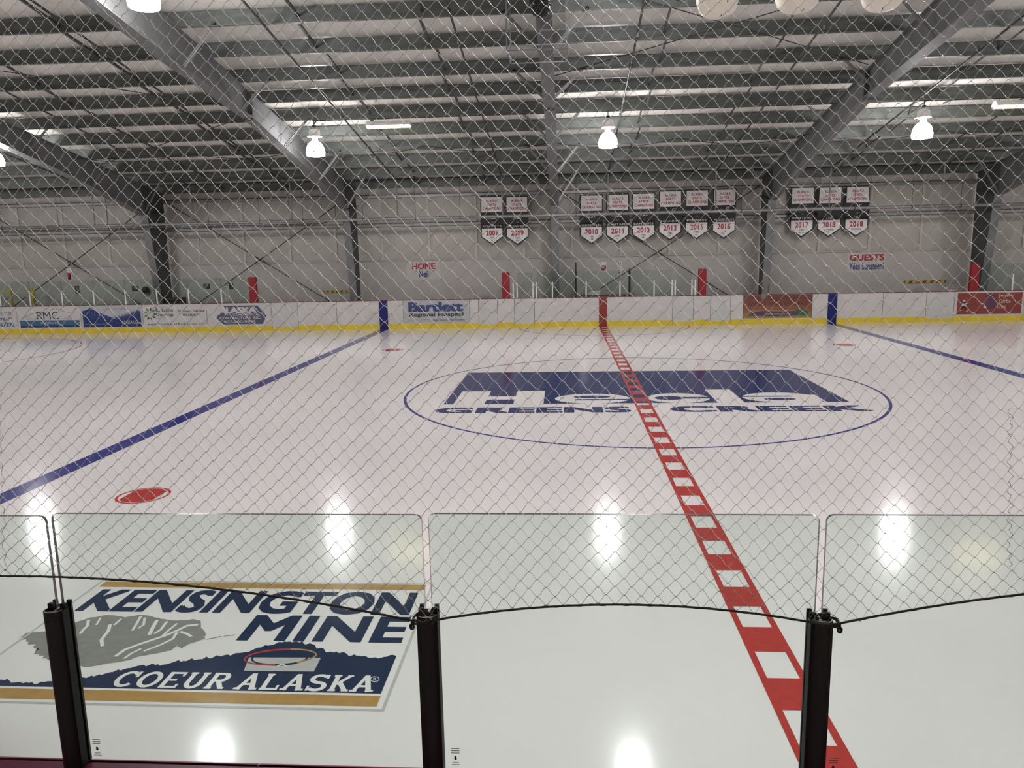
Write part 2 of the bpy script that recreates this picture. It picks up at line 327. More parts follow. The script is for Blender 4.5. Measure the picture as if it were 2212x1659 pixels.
for i in range(len(mp)):
    (ax, ay), (bx_, by) = mp[i], mp[(i+1) % len(mp)]; n = 6 if 33 < i or i < 1 else 3
    for k in range(n):
        t = k/n; r_ = 0.022 if n == 6 else 0.006; mj.append((ax+(bx_-ax)*t+rq.uniform(-r_, r_), ay+(by-ay)*t+rq.uniform(-r_, r_)))
shape(mb, ic, mj, 0.0004, 'ice_grey')
def st(pts, t): line(mb, ic, [cr(*p) for p in pts], t, 0.0006, 'ice_white', 0.3)
for pts, t in (([(440,322),(436,350),(415,370),(400,388)],.022), ([(548,345),(540,375),(520,400),(505,420),(510,450)],.025), ([(700,305),(680,340),(660,372)],.02), ([(720,312),(715,345),(690,362)],.018),
               ([(780,325),(760,360),(745,392)],.028), ([(830,330),(800,370),(770,388)],.022), ([(880,340),(840,372),(810,400)],.02), ([(980,345),(930,350),(880,375),(820,400),(700,440),(620,470),(578,500)],.028),
               ([(900,380),(930,390),(950,402)],.022), ([(880,385),(860,415),(800,445),(720,475)],.022), ([(700,465),(650,490),(620,512)],.02), ([(600,318),(570,345)],.018), ([(500,312),(480,345)],.016)): st(pts, t)
line(mb, ic, [cr(1030,418),(cr(1060,412)),cr(1100,403)], .012, 0.0006, 'ice_grey'); line(mb, ic, [cr(1115,402),cr(1168,395)], .01, 0.0006, 'ice_grey')
rd = random.Random(7); top = [(-140,610),(0,615),(60,630),(150,640),(250,630),(400,612),(520,595),(600,570),(700,550),(800,545),(870,530),(960,520),(1040,510),(1130,500),(1200,490),(1260,470),(1330,450),(1400,435),(1500,435),(1560,450),(1620,480),(1700,490),(1800,505),(1880,515),(1965,500)]
tp = [cr(*p) for p in top]; tp[0] = (X0+0.05, tp[0][1]); jag = []
for i in range(len(tp)-1):
    (ax, ay), (bx_, by) = tp[i], tp[i+1]; n = max(3, int(abs(bx_-ax)/0.018))
    for k in range(n): t = k/n; jag.append((ax+(bx_-ax)*t+rd.uniform(-.004, .004), ay+(by-ay)*t+rd.uniform(-0.012, 0.026)))
jag.append((X1-0.065, tp[-1][1]))
shape(mb, ic, [(X0+0.05, -10.70), (X1-0.065, -10.70)] + jag[::-1], 0.0003, 'ice_navy')
shape(mb, ic, [cr(1240,508), cr(1597,510), cr(1562,578), cr(1213,575)], 0.0006, 'ice_pale')
def crf(a, b, o): p = cr(a, b); return ic(p[0], p[1], o)
ring(mb, crf, 1395, 506, 178, 37, 8, 0.0010, 'ice_red', a0=PI*0.55, a1=PI*1.6, n=40, rot=-0.07); ring(mb, crf, 1395, 506, 178, 37, 8, 0.0010, 'ice_orange', a0=PI*1.6, a1=PI*2.35, n=30, rot=-0.07)
ring(mb, crf, 1392, 512, 138, 33, 10, 0.0008, 'ice_navy', n=50, rot=-0.04); line(mb, crf, [(1380,552),(1405,540),(1425,552)], 6, 0.0011, 'ice_white')
ring(mb, crf, 1865, 616, 22, 12, 3, 0.0006, 'ice_white', n=24); text(mb, crf, 'R', 1858, 622, 1873, 609, 0.0006, 'ice_white', 0.01)
# slab serif capitals
def slab(ch, x, y, wd, ht, t=0.155):
    L = lambda pts, k=1.0, ends=0.0: line(mb, ic, [(x+a*wd, y+b*ht) for a, b in pts], t*ht*k, 0.0007, 'ice_white', ends)
    def serif(a, b, s=0.17): rect(mb, ic, x+(a-s)*wd, y+b*ht-(0 if b < .5 else 0.11*ht), x+(a+s)*wd, y+b*ht+(0.11*ht if b < .5 else 0), 0.0009, 'ice_white')
    def arc(cx, cy_, rx, ry, a0, a1): ring(mb, ic, x+cx*wd, y+cy_*ht, rx*wd, ry*ht, t*ht*1.15, 0.0007, 'ice_white', math.radians(a0), math.radians(a1), 24, ty=t*ht)
    if ch == 'C': arc(.5, .5, .42, .43, 40, 320); L([(.86,.62),(.86,.98)], .7)
    if ch == 'O': arc(.5, .5, .42, .43, 0, 360)
    if ch == 'E': L([(.22,0),(.22,1)], 1.1); L([(.1,.06),(.92,.06)], .8); L([(.1,.94),(.9,.94)], .8); L([(.2,.5),(.7,.5)], .8); L([(.88,0),(.88,.26)], .6); L([(.86,.74),(.86,1)], .6)
    if ch == 'U': L([(.2,1),(.2,.35)], 1.1); L([(.8,1),(.8,.35)], 1.1); arc(.5, .36, .30, .30, 180, 360); serif(.2, 1); serif(.8, 1)
    if ch == 'R': L([(.22,0),(.22,1)], 1.1); L([(.2,.94),(.6,.94)], .8); L([(.2,.5),(.6,.5)], .8); arc(.6, .72, .22, .215, -90, 90); L([(.5,.5),(.84,.03)], 1.1); serif(.22, 0); serif(.86, 0, .12); L([(.08,.95),(.3,.95)], .7)
    if ch == 'A': L([(.15,0),(.5,1)], .9); L([(.5,1),(.85,0)], 1.2); L([(.28,.33),(.72,.33)], .8); serif(.14, 0, .16); serif(.86, 0, .18)
    if ch == 'L': L([(.25,0),(.25,1)], 1.1); L([(.1,.06),(.9,.06)], .8); L([(.87,0),(.87,.3)], .6); serif(.25, 1)
    if ch == 'S': arc(.5, .73, .33, .22, 30, 270); arc(.5, .28, .35, .23, -150, 90); L([(.84,.75),(.84,1)], .6); L([(.14,0),(.14,.3)], .6)
    if ch == 'K': L([(.22,0),(.22,1)], 1.1); L([(.3,.42),(.8,.95)], .9); L([(.42,.55),(.82,.04)], 1.1); serif(.22, 0); serif(.22, 1); serif(.82, 0, .16); serif(.8, 1, .14)
p0, p1 = cr(532, 664), cr(1118, 668); q0, q1 = cr(1158, 668), cr(1856, 680); yb_, yt_ = -10.685, -10.495
for wrd, a, b, g in (('COEUR', p0[0], p1[0], .1), ('ALASKA', q0[0], q1[0], .06)):
    n = len(wrd); cell = (b-a)/n
    for i, ch in enumerate(wrd): slab(ch, a+i*cell, yb_, cell*(1-g), yt_-yb_)
lg = mb.build('boards_emblem', floor); tag(lg, 'framed navy, grey and orange mining sponsor emblem painted in the ice near the boards')
# ================================================================== STEEL FRAMES
FX = [-16.97, -9.35, -1.73, 5.89, 13.51]
FN = ['with its column behind the left glass', 'with its column left of the HOME sign', 'at mid picture behind the players glass', 'with its column left of the 2017 banner', 'at the right picture edge']
LOW = [(-2.0, 7.10), (0.5, 6.72), (4.6, 6.22), (8.5, 5.42), (12.9, 4.35)]       # lower edge of the rafter
def strip(mb, pts, x, wd, t, m):      # a flange: plate of width wd following pts (y,z)
    for i in range(len(pts)-1): mb.bar((x, *pts[i]), (x, *pts[i+1]), wd, t, m)
def lowz(y):
    for (a, za), (b, zb) in zip(LOW, LOW[1:]):
        if a <= y <= b: return za+(zb-za)*(y-a)/(b-a)
    return 5
for x, nm in zip(FX, FN):
    fr = empty('steel_frame', 'grey tapered steel portal frame '+nm, 'steel frame', 'portal frames carrying the roof', (x, 13.9, -0.04))
    def P(o): o.parent = fr; o.matrix_parent_inverse = Matrix.Translation((-x, -13.9, 0.04)); return o
    top = [(14.40, 5.20), (RIDGE, roofz(RIDGE)-0.02)]
    mb = MB()
    mb.prism([(13.55, -0.04), (14.38, -0.04), (14.38, 5.19), (12.9, 5.44), (12.9, 4.35)], lambda a, b, t: (t, a, b), x-0.005, x+0.005, 'frame_column')
    strip(mb, [(13.55, -0.03), (12.9, 4.35)], x, 0.27, 0.016, 'frame_paint'); strip(mb, [(14.38, -0.03), (14.38, 5.2)], x, 0.22, 0.016, 'frame_column')
    mb.box((x-0.13, 13.4, -0.04), (x+0.13, 14.42, -0.01), 'frame_paint')
    mb.bar((x, 12.9, 4.37), (x, 14.36, 4.6), 0.2, 0.014, 'frame_dark')
    P(mb.build('column'))
    mb = MB()
    mb.prism([(a, b) for a, b in LOW] + [(12.9, roofz(12.9)-0.02), (RIDGE, roofz(RIDGE)-0.02)], lambda a, b, t: (t, a, b), x-0.005, x+0.005, 'frame_paint')
    strip(mb, LOW, x, 0.29, 0.016, 'frame_paint'); strip(mb, [(14.36, roofz(14.36)-0.02), (RIDGE, roofz(RIDGE)-0.02)], x, 0.22, 0.016, 'frame_paint')
    strip(mb, [(LOW[-1][0], LOW[-1][1]+0.01), (12.9, roofz(12.9)-0.03)], x, 0.2, 0.014, 'frame_paint')
    P(mb.build('rafter'))
    mb = MB(); mb.box((x-0.12, 4.56, lowz(4.6)-0.06), (x+0.12, 4.64, roofz(4.6)+0.0), 'frame_dark'); P(mb.build('splice_plate'))
    mb = MB(); mz = 7.10; mb.prism([(RIDGE, mz), (RIDGE, roofz(RIDGE)-0.02), (YN+0.2, 5.40), (YN+0.2, 4.5)], lambda a, b, t: (t, a, b), x-0.005, x+0.005, 'frame_paint')
    strip(mb, [(RIDGE, mz), (YN+1.0, 4.4), (YN+0.7, -0.03)], x, 0.22, 0.016, 'frame_paint'); strip(mb, [(RIDGE, roofz(RIDGE)-0.02), (YN+0.2, 5.4), (YN+0.2, -0.03)], x, 0.22, 0.016, 'frame_paint')
    mb.prism([(YN+0.2, -0.03), (YN+0.7, -0.03), (YN+1.0, 4.4), (YN+0.2, 5.4)], lambda a, b, t: (t, a, b), x-0.005, x+0.005, 'frame_paint')
    P(mb.build('near_half'))
    for k in (1, 3, 5, 7, 9, 11):
        y = PY[k]
        for s in (-1, 1):
            mb = MB(); a = (x+s*0.08, y, lowz(y)+0.03); b = (x+s*0.85, y, roofz(y)+0.08)
            mb.bar(a, b, 0.065, 0.006, 'pipe_grey'); mb.bar(a, b, 0.006, 0.065, 'pipe_grey'); P(mb.build('flange_brace'))
# purlins, Z sections running the length of the hall
for k, y in enumerate(PY):
    mb = MB(); z = roofz(y)
    def rr(a, b, t): return (t, y+a, z+b)
    mb.prism([(-0.003, 0), (0.003, 0), (0.003, PD), (-0.003, PD)], rr, XL+0.01, XR-0.01, 'galvanised')
    mb.prism([(-0.07, 0), (0.003, 0), (0.003, 0.004), (-0.066, 0.004), (-0.066, 0.02), (-0.07, 0.02)], rr, XL+0.01, XR-0.01, 'galvanised')
    mb.prism([(-0.003, PD-.004), (0.07, PD-.004), (0.07, PD), (-0.003, PD)], rr, XL+0.01, XR-0.01, 'galvanised')
    for fx in FX:
        mb.box((fx-0.55, y-0.006, z+0.005), (fx+0.55, y-0.003, z+PD-.01), 'galvanised'); mb.box((fx-0.06, y+0.003, z-0.01), (fx+0.06, y+0.01, z+PD-.03), 'frame_dark')
    o = mb.build('roof_purlin')
    tag(o, 'galvanised roof purlin resting on the far wall head' if k == 0 else f'galvanised steel roof purlin, {ORD[k]} up the slope from the far wall', 'purlin', 'roof purlins')
# bridging straps running up the slope at the third points of each bay
SX = [-14.43, -11.89, -6.81, -4.27, 0.81, 3.35, 8.43, 10.97]
SN = ['left bay, left strap', 'left bay, right strap', 'bay above the HOME sign, left strap', 'bay above the HOME sign, right strap', 'bay above the six banners, left strap', 'bay above the six banners, right strap', 'bay above the GUESTS sign, left strap', 'bay above the GUESTS sign, right strap']
for x, nm in zip(SX, SN):
    mb = MB()
    for k in range(len(PY)-1):
        y0, y1 = PY[k], PY[k+1]; dx = 0.05 if k % 2 else -0.05
        mb.bar((x+dx, y0-0.004, roofz(y0)+0.12), (x+dx, y1+0.004, roofz(y1)+0.12), 0.05, 0.005, 'frame_dark'); mb.bar((x+dx+0.025, y0-0.004, roofz(y0)+0.145), (x+dx+0.025, y1+0.004, roofz(y1)+0.145), 0.005, 0.05, 'frame_dark')
    tag(mb.build('bridging_strap'), 'dark angle strap between the purlins, '+nm, 'strap', 'bridging straps between purlins')
# sprinkler branch pipes: up the slope under the purlins, down to the main
BR = [-18.85, -15.09, -11.33, -7.41, -3.60, 0.16, 3.92, 7.82, 11.62]; MY, MZ = 12.82, 4.01
BN = ['far left one', 'one left of the left glass column', 'one over the left advertising boards', 'one over the HOME sign', 'one beside the 2007 banner', 'one between the 2010 and 2011 banners', 'in front of the 2016 banner', 'in front of the middle banner of three', 'one right of the GUESTS sign']
def pipez(y): return roofz(y)-0.10
for x, nm in zip(BR, BN):
    t = empty('sprinkler_branch_pipe', 'thin sprinkler branch pipe dropping to the main, '+nm, 'pipe', 'sprinkler branch pipes', (x, MY, MZ))
    def P(o): o.parent = t; o.matrix_parent_inverse = Matrix.Translation((-x, -MY, -MZ)); return o
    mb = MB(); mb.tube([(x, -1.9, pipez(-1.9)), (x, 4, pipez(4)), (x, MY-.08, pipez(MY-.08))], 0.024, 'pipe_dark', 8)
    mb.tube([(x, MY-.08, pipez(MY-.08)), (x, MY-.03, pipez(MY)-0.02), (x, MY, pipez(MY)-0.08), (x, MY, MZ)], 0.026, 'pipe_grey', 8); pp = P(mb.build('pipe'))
    for k in range(1, len(PY), 2):
        y = PY[k]-0.5; mb = MB(); mb.tube([(x, y, pipez(y)-0.03), (x, y, pipez(y)+0.12)], 0.008, 'rod', 5); mb.lathe((x, y, pipez(y)), [(0.034, -0.03), (0.04, 0), (0.034, 0.03)], 'pipe_dark', 8); mb.build('hanger', pp)
    for k in range(2, len(PY), 3):
        y = PY[k]-0.7; mb = MB(); mb.tube([(x, y, pipez(y)), (x, y, pipez(y)-0.09)], 0.01, 'alu', 5); mb.lathe((x, y, pipez(y)-0.09), [(0.002, 0), (0.025, -0.004), (0.002, -0.01)], 'alu', 8); mb.build('sprinkler_head', pp)
t = empty('sprinkler_main_pipe', 'long grey sprinkler main pipe running in front of the columns and banners', 'pipe', None, (0, MY, MZ))
mb = MB(); mb.tube([(XL+.01, MY, MZ), (-9.2, MY, MZ), (XR-.01, MY, MZ)], 0.055, 'pipe_grey', 12); o = mb.build('pipe', t); o.location = (0, -MY, -MZ)
for i in range(20):
    x = -22.5+i*1.93+(0.3 if i % 3 else 0)
    mb = MB(); mb.tube([(x, MY, MZ+.06), (x, MY, roofz(MY)-0.0)], 0.006, 'rod', 5)
    mb.tube([(x, MY+0.065*math.cos(a), MZ+0.065*math.sin(a)) for a in [2*PI*q/12 for q in range(12)]], 0.012, 'rod', 5, closed=True); o = mb.build('pipe_clamp', t); o.location = (0, -MY, -MZ)
mb = MB(); mb.tube([(-24.6, 12.76, 3.90), (-17.2, 12.76, 3.90), (-10.2, 12.76, 3.90)], 0.02, 'pipe_dark', 6); mb.tube([(-10.2, 12.76, 3.90), (-10.1, 12.80, 3.93), (-10.0, 12.82, 3.97)], 0.02, 'pipe_dark', 6)
tag(mb.build('drain_pipe'), 'thin dark pipe running just below the sprinkler main at left', 'pipe')
# wall girts
for z, nm in ((3.80, 'dark wall rail just below the sprinkler main'), (4.87, 'upper wall rail behind the banner tops')):
    mb = MB(); mb.prism([(0, 0), (0.1, 0), (0.1, 0.008), (0.008, 0.008), (0.008, 0.09), (0, 0.09)], lambda a, b, t: (t, WY-0.11+a, z+b), XL+.01, XR-.01, 'pipe_grey')
    mb.prism([(0.02, 0.08), (0.1, 0.08), (0.1, 0.12), (0.02, 0.12)], lambda a, b, t: (t, WY-0.11+a, z+b), XL+.01, XR-.01, 'frame_dark')
    tag(mb.build('wall_girt'), nm, 'wall rail', 'wall rails')
# crossed bracing rods
for (xl, xr, nm) in ((-24.59, -16.97, 'at the far left'), (-16.97, -9.35, 'above the left advertising boards'), (-1.73, 5.89, 'behind the players glass')):
    for s, d in ((1, 'rising to the left'), (-1, 'rising to the right')):
        a, b = (xl, xr) if s > 0 else (xr, xl)
        mb = MB(); y = 14.12+0.04*s; mb.tube([(a+0.15*s, y, 4.95), ((a+b)/2, y, 2.63), (b-0.15*s, y, 0.35)], 0.017, 'rod', 6); mb.tube([((a+b)/2-0.2*s, y, 2.752), ((a+b)/2+0.2*s, y, 2.508)], 0.026, 'rod', 6)
        tag(mb.build('bracing_rod'), f'thin dark wall bracing rod {d}, {nm}', 'rod', 'crossed wall bracing')
# roof rods
for (x0, y0, x1, y1, nm) in ((-16.8, 1.2, -9.5, 5.9, 'left bay'), (-1.6, 4.2, 5.7, -0.4, 'centre bay'), (-1.6, -0.4, 5.7, 4.2, 'centre bay crossing the other'), (-16.8, 10.2, -9.5, 5.9, 'left bay lower down')):
    mb = MB(); mb.tube([(x0, y0, roofz(y0)-0.03), (x1, y1, roofz(y1)-0.03)], 0.012, 'rod', 5); tag(mb.build('roof_bracing_rod'), f'thin rod slanting under the roof purlins, {nm}', 'rod', 'roof bracing rods')
# ================================================================== LAMPS
def make_lamp():
    t = bpy.data.objects.new('high_bay_lamp', None); C.objects.link(t)      # origin: hook point under the purlin
    mb = MB(); mb.tube([(0,0,0.14),(0,0,-0.06)], 0.012, 'rod', 6); mb.tube([(0.03*math.cos(a),0,-0.09+0.035*math.sin(a)) for a in [2*PI*i/10 for i in range(10)]], 0.008, 'rod', 5, closed=True); mb.lathe((0,0,-0.03),[(0.0,0.03),(0.05,0.02),(0.055,-0.01),(0.0,-0.02)],'rod',10); mb.build('hook', t)
    mb = MB(); mb.lathe((0,0,-0.13), [(0.0,0.02),(0.12,0.01),(0.155,-0.02),(0.155,-0.17),(0.21,-0.18),(0.21,-0.195),(0.0,-0.195)], 'lamp_white', 20); mb.build('ballast_housing', t)
    mb = MB(); mb.lathe((0,0,-0.32), [(0.085,0.0),(0.08,-0.10),(0.10,-0.13)], 'lamp_white', 16); mb.build('neck', t)
    mb = MB(); prof_ = [(0.10,-0.44),(0.17,-0.49),(0.225,-0.55),(0.26,-0.63),(0.275,-0.71),(0.272,-0.73),(0.282,-0.735),(0.276,-0.80),(0.262,-0.845),(0.14,-0.862),(0.0,-0.868)]
    prof = [(r*.93, z) for r, z in prof_]; mb.lathe((0,0,0), prof[:5], 'lamp_glow_upper', 16); mb.lathe((0,0,0), prof[4:], 'lamp_glow', 16); refr = mb.build('glass_refractor', t)
    mb = MB(); mb.tube([(0.266*math.cos(a),0.266*math.sin(a),-0.735) for a in [2*PI*i/24 for i in range(24)]], 0.006, 'lamp_white', 5, closed=True); mb.build('rim', refr)
    return t
def dup(root):
    r = root.copy(); C.objects.link(r)
    for ch in list(root.children):
        c = ch.copy(); C.objects.link(c); c.parent = r
        for g in ch.children: d = g.copy(); C.objects.link(d); d.parent = c
    return r
LY = PY[5]
LP = [(-8.37, LY, 'over the ice left of centre, beside the left frame'), (-0.18, LY, 'over the centre line, beside the middle frame'), (8.15, LY, 'over the GUESTS side, right of the right frame'), (-17.9, LY, 'at the left picture edge'),
      (-8.45, PY[11], 'high at the top left, on the roof ridge'), (17.5, LY, 'beyond the right picture edge'), (-0.16, PY[11], 'on the ridge above the centre line, over the picture'), (8.38, PY[11], 'on the ridge, upper right beyond the picture'), (-18.15, PY[11], 'on the ridge, upper left beyond the picture'),
      (17.5, PY[11], 'on the ridge, far right beyond the picture'), (-26.5, PY[11], 'on the ridge at the left rink end'), (26.5, PY[11], 'on the ridge at the right rink end'), (-8.45, -11.2, 'over the near ice, left of the camera'), (-0.16, -11.2, 'over the near ice, above the camera'), (8.38, -11.2, 'over the near ice, right of the camera'), (-26.5, LY, 'over the left rink end, beyond the picture'), (-17.5, -11.2, 'over the near ice, far left of the camera')]
l0 = make_lamp()
for i, (x, y, nm) in enumerate(LP):
    o = l0 if i == 0 else dup(l0); o.location = (x, y, roofz(y)-0.12)
    tag(o, 'glowing high bay lamp '+nm, 'lamp', 'high bay lamps')
def make_strip():
    t = bpy.data.objects.new('fluorescent_light', None); C.objects.link(t)
    mb = MB(); mb.prism([(-0.06,0),(0.06,0),(0.15,-0.10),(0.15,-0.13),(-0.15,-0.13),(-0.15,-0.10)], lambda a,b,q:(q,a,b), -0.62, 0.62, 'lamp_white'); mb.build('housing', t)
    mb = MB()
    for yy in (-0.08, 0.0, 0.08): mb.tube([(-0.6,yy,-0.155),(0.6,yy,-0.155)], 0.019, 'tube_glow', 8)
    mb.build('tubes', t)
    mb = MB(); mb.box((-0.62,-0.155,-0.13),(0.62,-0.148,-0.075),'lamp_white')
    for i in range(25): mb.tube([(-0.6+i*0.05,-0.15,-0.13),(-0.6+i*0.05,-0.13,-0.19),(-0.6+i*0.05,0.13,-0.19),(-0.6+i*0.05,0.15,-0.13)], 0.003, 'lamp_white', 4)
    mb.build('wire_guard', t)
    for sx in (-0.5, 0.5): mb = MB(); mb.tube([(sx,0,0),(sx,0,0.09)], 0.006, 'rod', 5); mb.build('hanger', t)
    return t
s0 = make_strip()
for i, (x, nm) in enumerate(((-6.25, 'left of the middle frame'), (10.55, 'at the right picture edge'))):
    o = s0 if i == 0 else dup(s0); o.location = (x, PY[5]-0.02, roofz(PY[5])-0.085)
    tag(o, 'short fluorescent light with yellowish tubes hanging under a purlin '+nm, 'light', 'fluorescent strip lights')
mb = MB(); z = roofz(PY[5])-0.02; mb.tube([(-8.4,PY[5]-.03,z),(-3.4,PY[5]-.03,z),(0.1,PY[5]-.03,z),(3.4,PY[5]-.03,z),(12,PY[5]-.03,z)], 0.014, 'pipe_dark', 6)
for x in (-8.2, 0.4, 9.0): mb.tube([(x-0.25,PY[5]+.25,z-0.03),(x-0.1,PY[5]+.05,z+0.02),(x+0.15,PY[5]-.03,z+0.03),(x+0.6,PY[5]-.03,z)], 0.02, 'pipe_dark', 6)
tag(mb.build('electrical_conduit'), 'dark electrical conduit along the purlin that carries the far lamps', 'conduit')
mb = MB(); pts = []
for i in range(161):
    x = -17+30*i/160; q = ((x+17) % 3.81)/3.81; pts.append((x, 9.0, roofz(9.0)-0.10-0.22*(4*q*(1-q))))
mb.tube(pts, 0.011, 'black', 5); tag(mb.build('power_cable'), 'black cable sagging from purlin hangers across the hall behind the lamps', 'cable')
for x, nm in ((-9.35, 'left frame'), (5.89, 'right frame')):
    mb = MB(); sx = 0.1; pts = [(x+sx, y, lowz(y)+0.03+0.012*math.sin(y*2)) for y in [-1.5+0.5*i for i in range(29)]]; mb.tube(pts, 0.012, 'black', 5)
    tag(mb.build('rafter_cable'), f'black cable lying along the bottom flange of the {nm}', 'cable', 'cables along the rafters')
# white loudspeakers at the top right
def egg(x, y, z, s, yaw, lab):
    t = empty('pendant_speaker', lab, 'loudspeaker', 'white pendant loudspeakers', (x, y, z))
    mb = MB(); pr = [(0.0,-0.30),(0.09,-0.295),(0.19,-0.26),(0.26,-0.19),(0.30,-0.08),(0.305,0.03),(0.27,0.16),(0.18,0.25),(0.07,0.29),(0,0.295)]
    mb.lathe((0,0,0), [(r*s, q*s) for r, q in pr], 'speaker_white', 28, 1.0); mb.build('shell', t)
    mb = MB(); a = [math.radians(-75+95*i/14) for i in range(15)]; mb.tube([(0.306*s*math.cos(q)*math.sin(yaw), -0.306*s*math.cos(q)*math.cos(yaw), 0.30*s*math.sin(q)) for q in a], 0.011*s, 'black', 6); mb.build('slot', t)
    mb = MB(); a2 = yaw-1.0; mb.tube([(0.28*s*math.sin(a2), -0.28*s*math.cos(a2), -0.06*s), (0.305*s*math.sin(a2), -0.305*s*math.cos(a2), -0.065*s)], 0.04*s, 'black', 12); mb.build('port', t)
    mb = MB(); mb.tube([(0, 0, 0.29*s), (0, 0, roofz(y)+0.02-z)], 0.02, 'speaker_white', 8); mb.build('stem', t); return t
egg(0.86, -3.0, 6.37, 1.0, 0.35, 'white rounded pendant loudspeaker, leftmost of three at the top right'); egg(2.0, -3.0, 6.42, 1.08, 0.45, 'white rounded pendant loudspeaker, middle one of three at the top right'); egg(3.2, -3.0, 6.37, 1.0, -0.3, 'white rounded pendant loudspeaker, rightmost of three, beside the right frame')
# dark ball and the clear box under the middle frame
t = empty('mirror_ball', 'dark faceted ball hanging under the middle frame at the top', 'ball', None, (-1.73, -3.0, 6.36))
mb = MB(); r = 0.165; n1, n2 = 12, 20
for i in range(n1):
    for j in range(n2):
        a0, a1 = PI*i/n1-PI/2, PI*(i+1)/n1-PI/2; b0, b1 = 2*PI*j/n2, 2*PI*(j+1)/n2; g = 0.012
        q = [(r*math.cos(a)*math.cos(b), r*math.cos(a)*math.sin(b), r*math.sin(a)) for a, b in ((a0+g,b0+g),(a0+g,b1-g),(a1-g,b1-g),(a1-g,b0+g))]; c = [sum(k[m_] for k in q)/4*1.07 for m_ in range(3)]
        mb.add(q+[c], [(0,1,4),(1,2,4),(2,3,4),(3,0,4)], 'ball_black')
mb.lathe((0,0,0), [(r*0.98*math.cos(PI*i/16-PI/2), r*0.98*math.sin(PI*i/16-PI/2)) for i in range(17)], 'black', 24); mb.build('facets', t)
mb = MB(); mb.tube([(0,0,r),(0,0,0.53)], 0.01, 'rod', 6); mb.lathe((0,0,r+0.03),[(0.0,0.05),(0.05,0.04),(0.05,-0.03),(0,-0.03)],'black',10); mb.build('suspension_rod', t)
t = empty('clear_box', 'clear plastic box framed in thin metal hanging around the middle rafter', 'box', None, (-1.73, -1.2, 6.25))
bxs = (-2.33, -1.6, 6.08, -1.33, -0.7, 7.0)
for f_, nm in (((bxs[0], bxs[1], bxs[2], bxs[3], bxs[1]+0.006, bxs[5]), 'front_panel'), ((bxs[0], bxs[4], bxs[2]-0.02, bxs[3], bxs[4]+0.006, bxs[5]), 'rear_panel')):
    mb = MB(); mb.box((f_[0]+1.73, f_[1]+1.2, f_[2]-6.25), (f_[3]+1.73, f_[4]+1.2, min(f_[5], 6.86)-6.25), 'plexi'); mb.build(nm, t)
mb = MB()
for xx in (bxs[0], bxs[3]):
    for yy in (bxs[1], bxs[4]): mb.bar((xx+1.73, yy+1.2, bxs[2]-6.25), (xx+1.73, yy+1.2, roofz(yy)-6.25), 0.025, 0.025, 'frame_paint', (0,1,0))
for zz in (bxs[2], bxs[2]+0.3):
    for yy in (bxs[1], bxs[4]): mb.bar((bxs[0]+1.73, yy+1.2, zz-6.25), (bxs[3]+1.73, yy+1.2, zz-6.25), 0.02, 0.02, 'frame_paint')
for xx in (bxs[0], bxs[3]): mb.bar((xx+1.73, bxs[1]+1.2, bxs[2]-6.25), (xx+1.73, bxs[4]+1.2, bxs[2]-6.25), 0.02, 0.02, 'frame_paint')
mb.build('frame', t)
# ================================================================== FAR BOARDS
def fw(Y): return lambda a, b, o=0.0: (a, Y-0.0015-o*3, b)
BT = 1.075
gates = [(-12.37,-11.36), (-4.56,-3.86), (-3.24,-2.51), (2.49,3.23), (3.84,4.55), (11.34,12.29)]
brk = [-24.87,-22.39,-19.83,-17.38,-14.87,-12.37,-11.36,-9.88,-7.37,-4.9,-4.56,-3.86,-3.24,-2.51,0.0,2.49,3.23,3.84,4.55,4.99,7.41,9.85,11.34,12.29,14.64,17.1,19.5,22.0,24.87]
BD = {-11.36:'plain white board right of the left gate', -9.88:'white board carrying the left blue stripe', -7.37:'white board behind the blue hospital advert', -4.9:'narrow white board strip right of the hospital advert', -3.86:'narrow white board between the two gates left of centre', -2.51:'white board carrying the left half of the red stripe',
      0.0:'long white board right of the red stripe', 3.23:'narrow white board between the two gates right of centre', 4.55:'narrow white board strip left of the sunset coloured advert', 4.99:'board behind the sunset coloured advert', 7.41:'white board carrying the right blue stripe', 9.85:'plain scuffed white board below the GUESTS sign',
      12.29:'board behind the red lawyers advert', 14.64:'white board beyond the right picture edge', 17.1:'second white board beyond the right picture edge', 19.5:'third white board beyond the right picture edge', 22.0:'last straight white board before the right corner', -24.87:'board behind the advert cut by the left picture edge',
      -22.39:'board behind the mountain engineering advert', -19.83:'board behind the blue mountain advert', -17.38:'board behind the green flower advert', -14.87:'board behind the hexagon contractors advert'}
GD = ['white gate at the right end of the left glass', 'white gate left of the left players door pad', 'white gate under the left pair of posts at the players glass', 'white gate under the right pair of posts at the players glass', 'white gate right of the players glass', 'white gate left of the red lawyers advert']
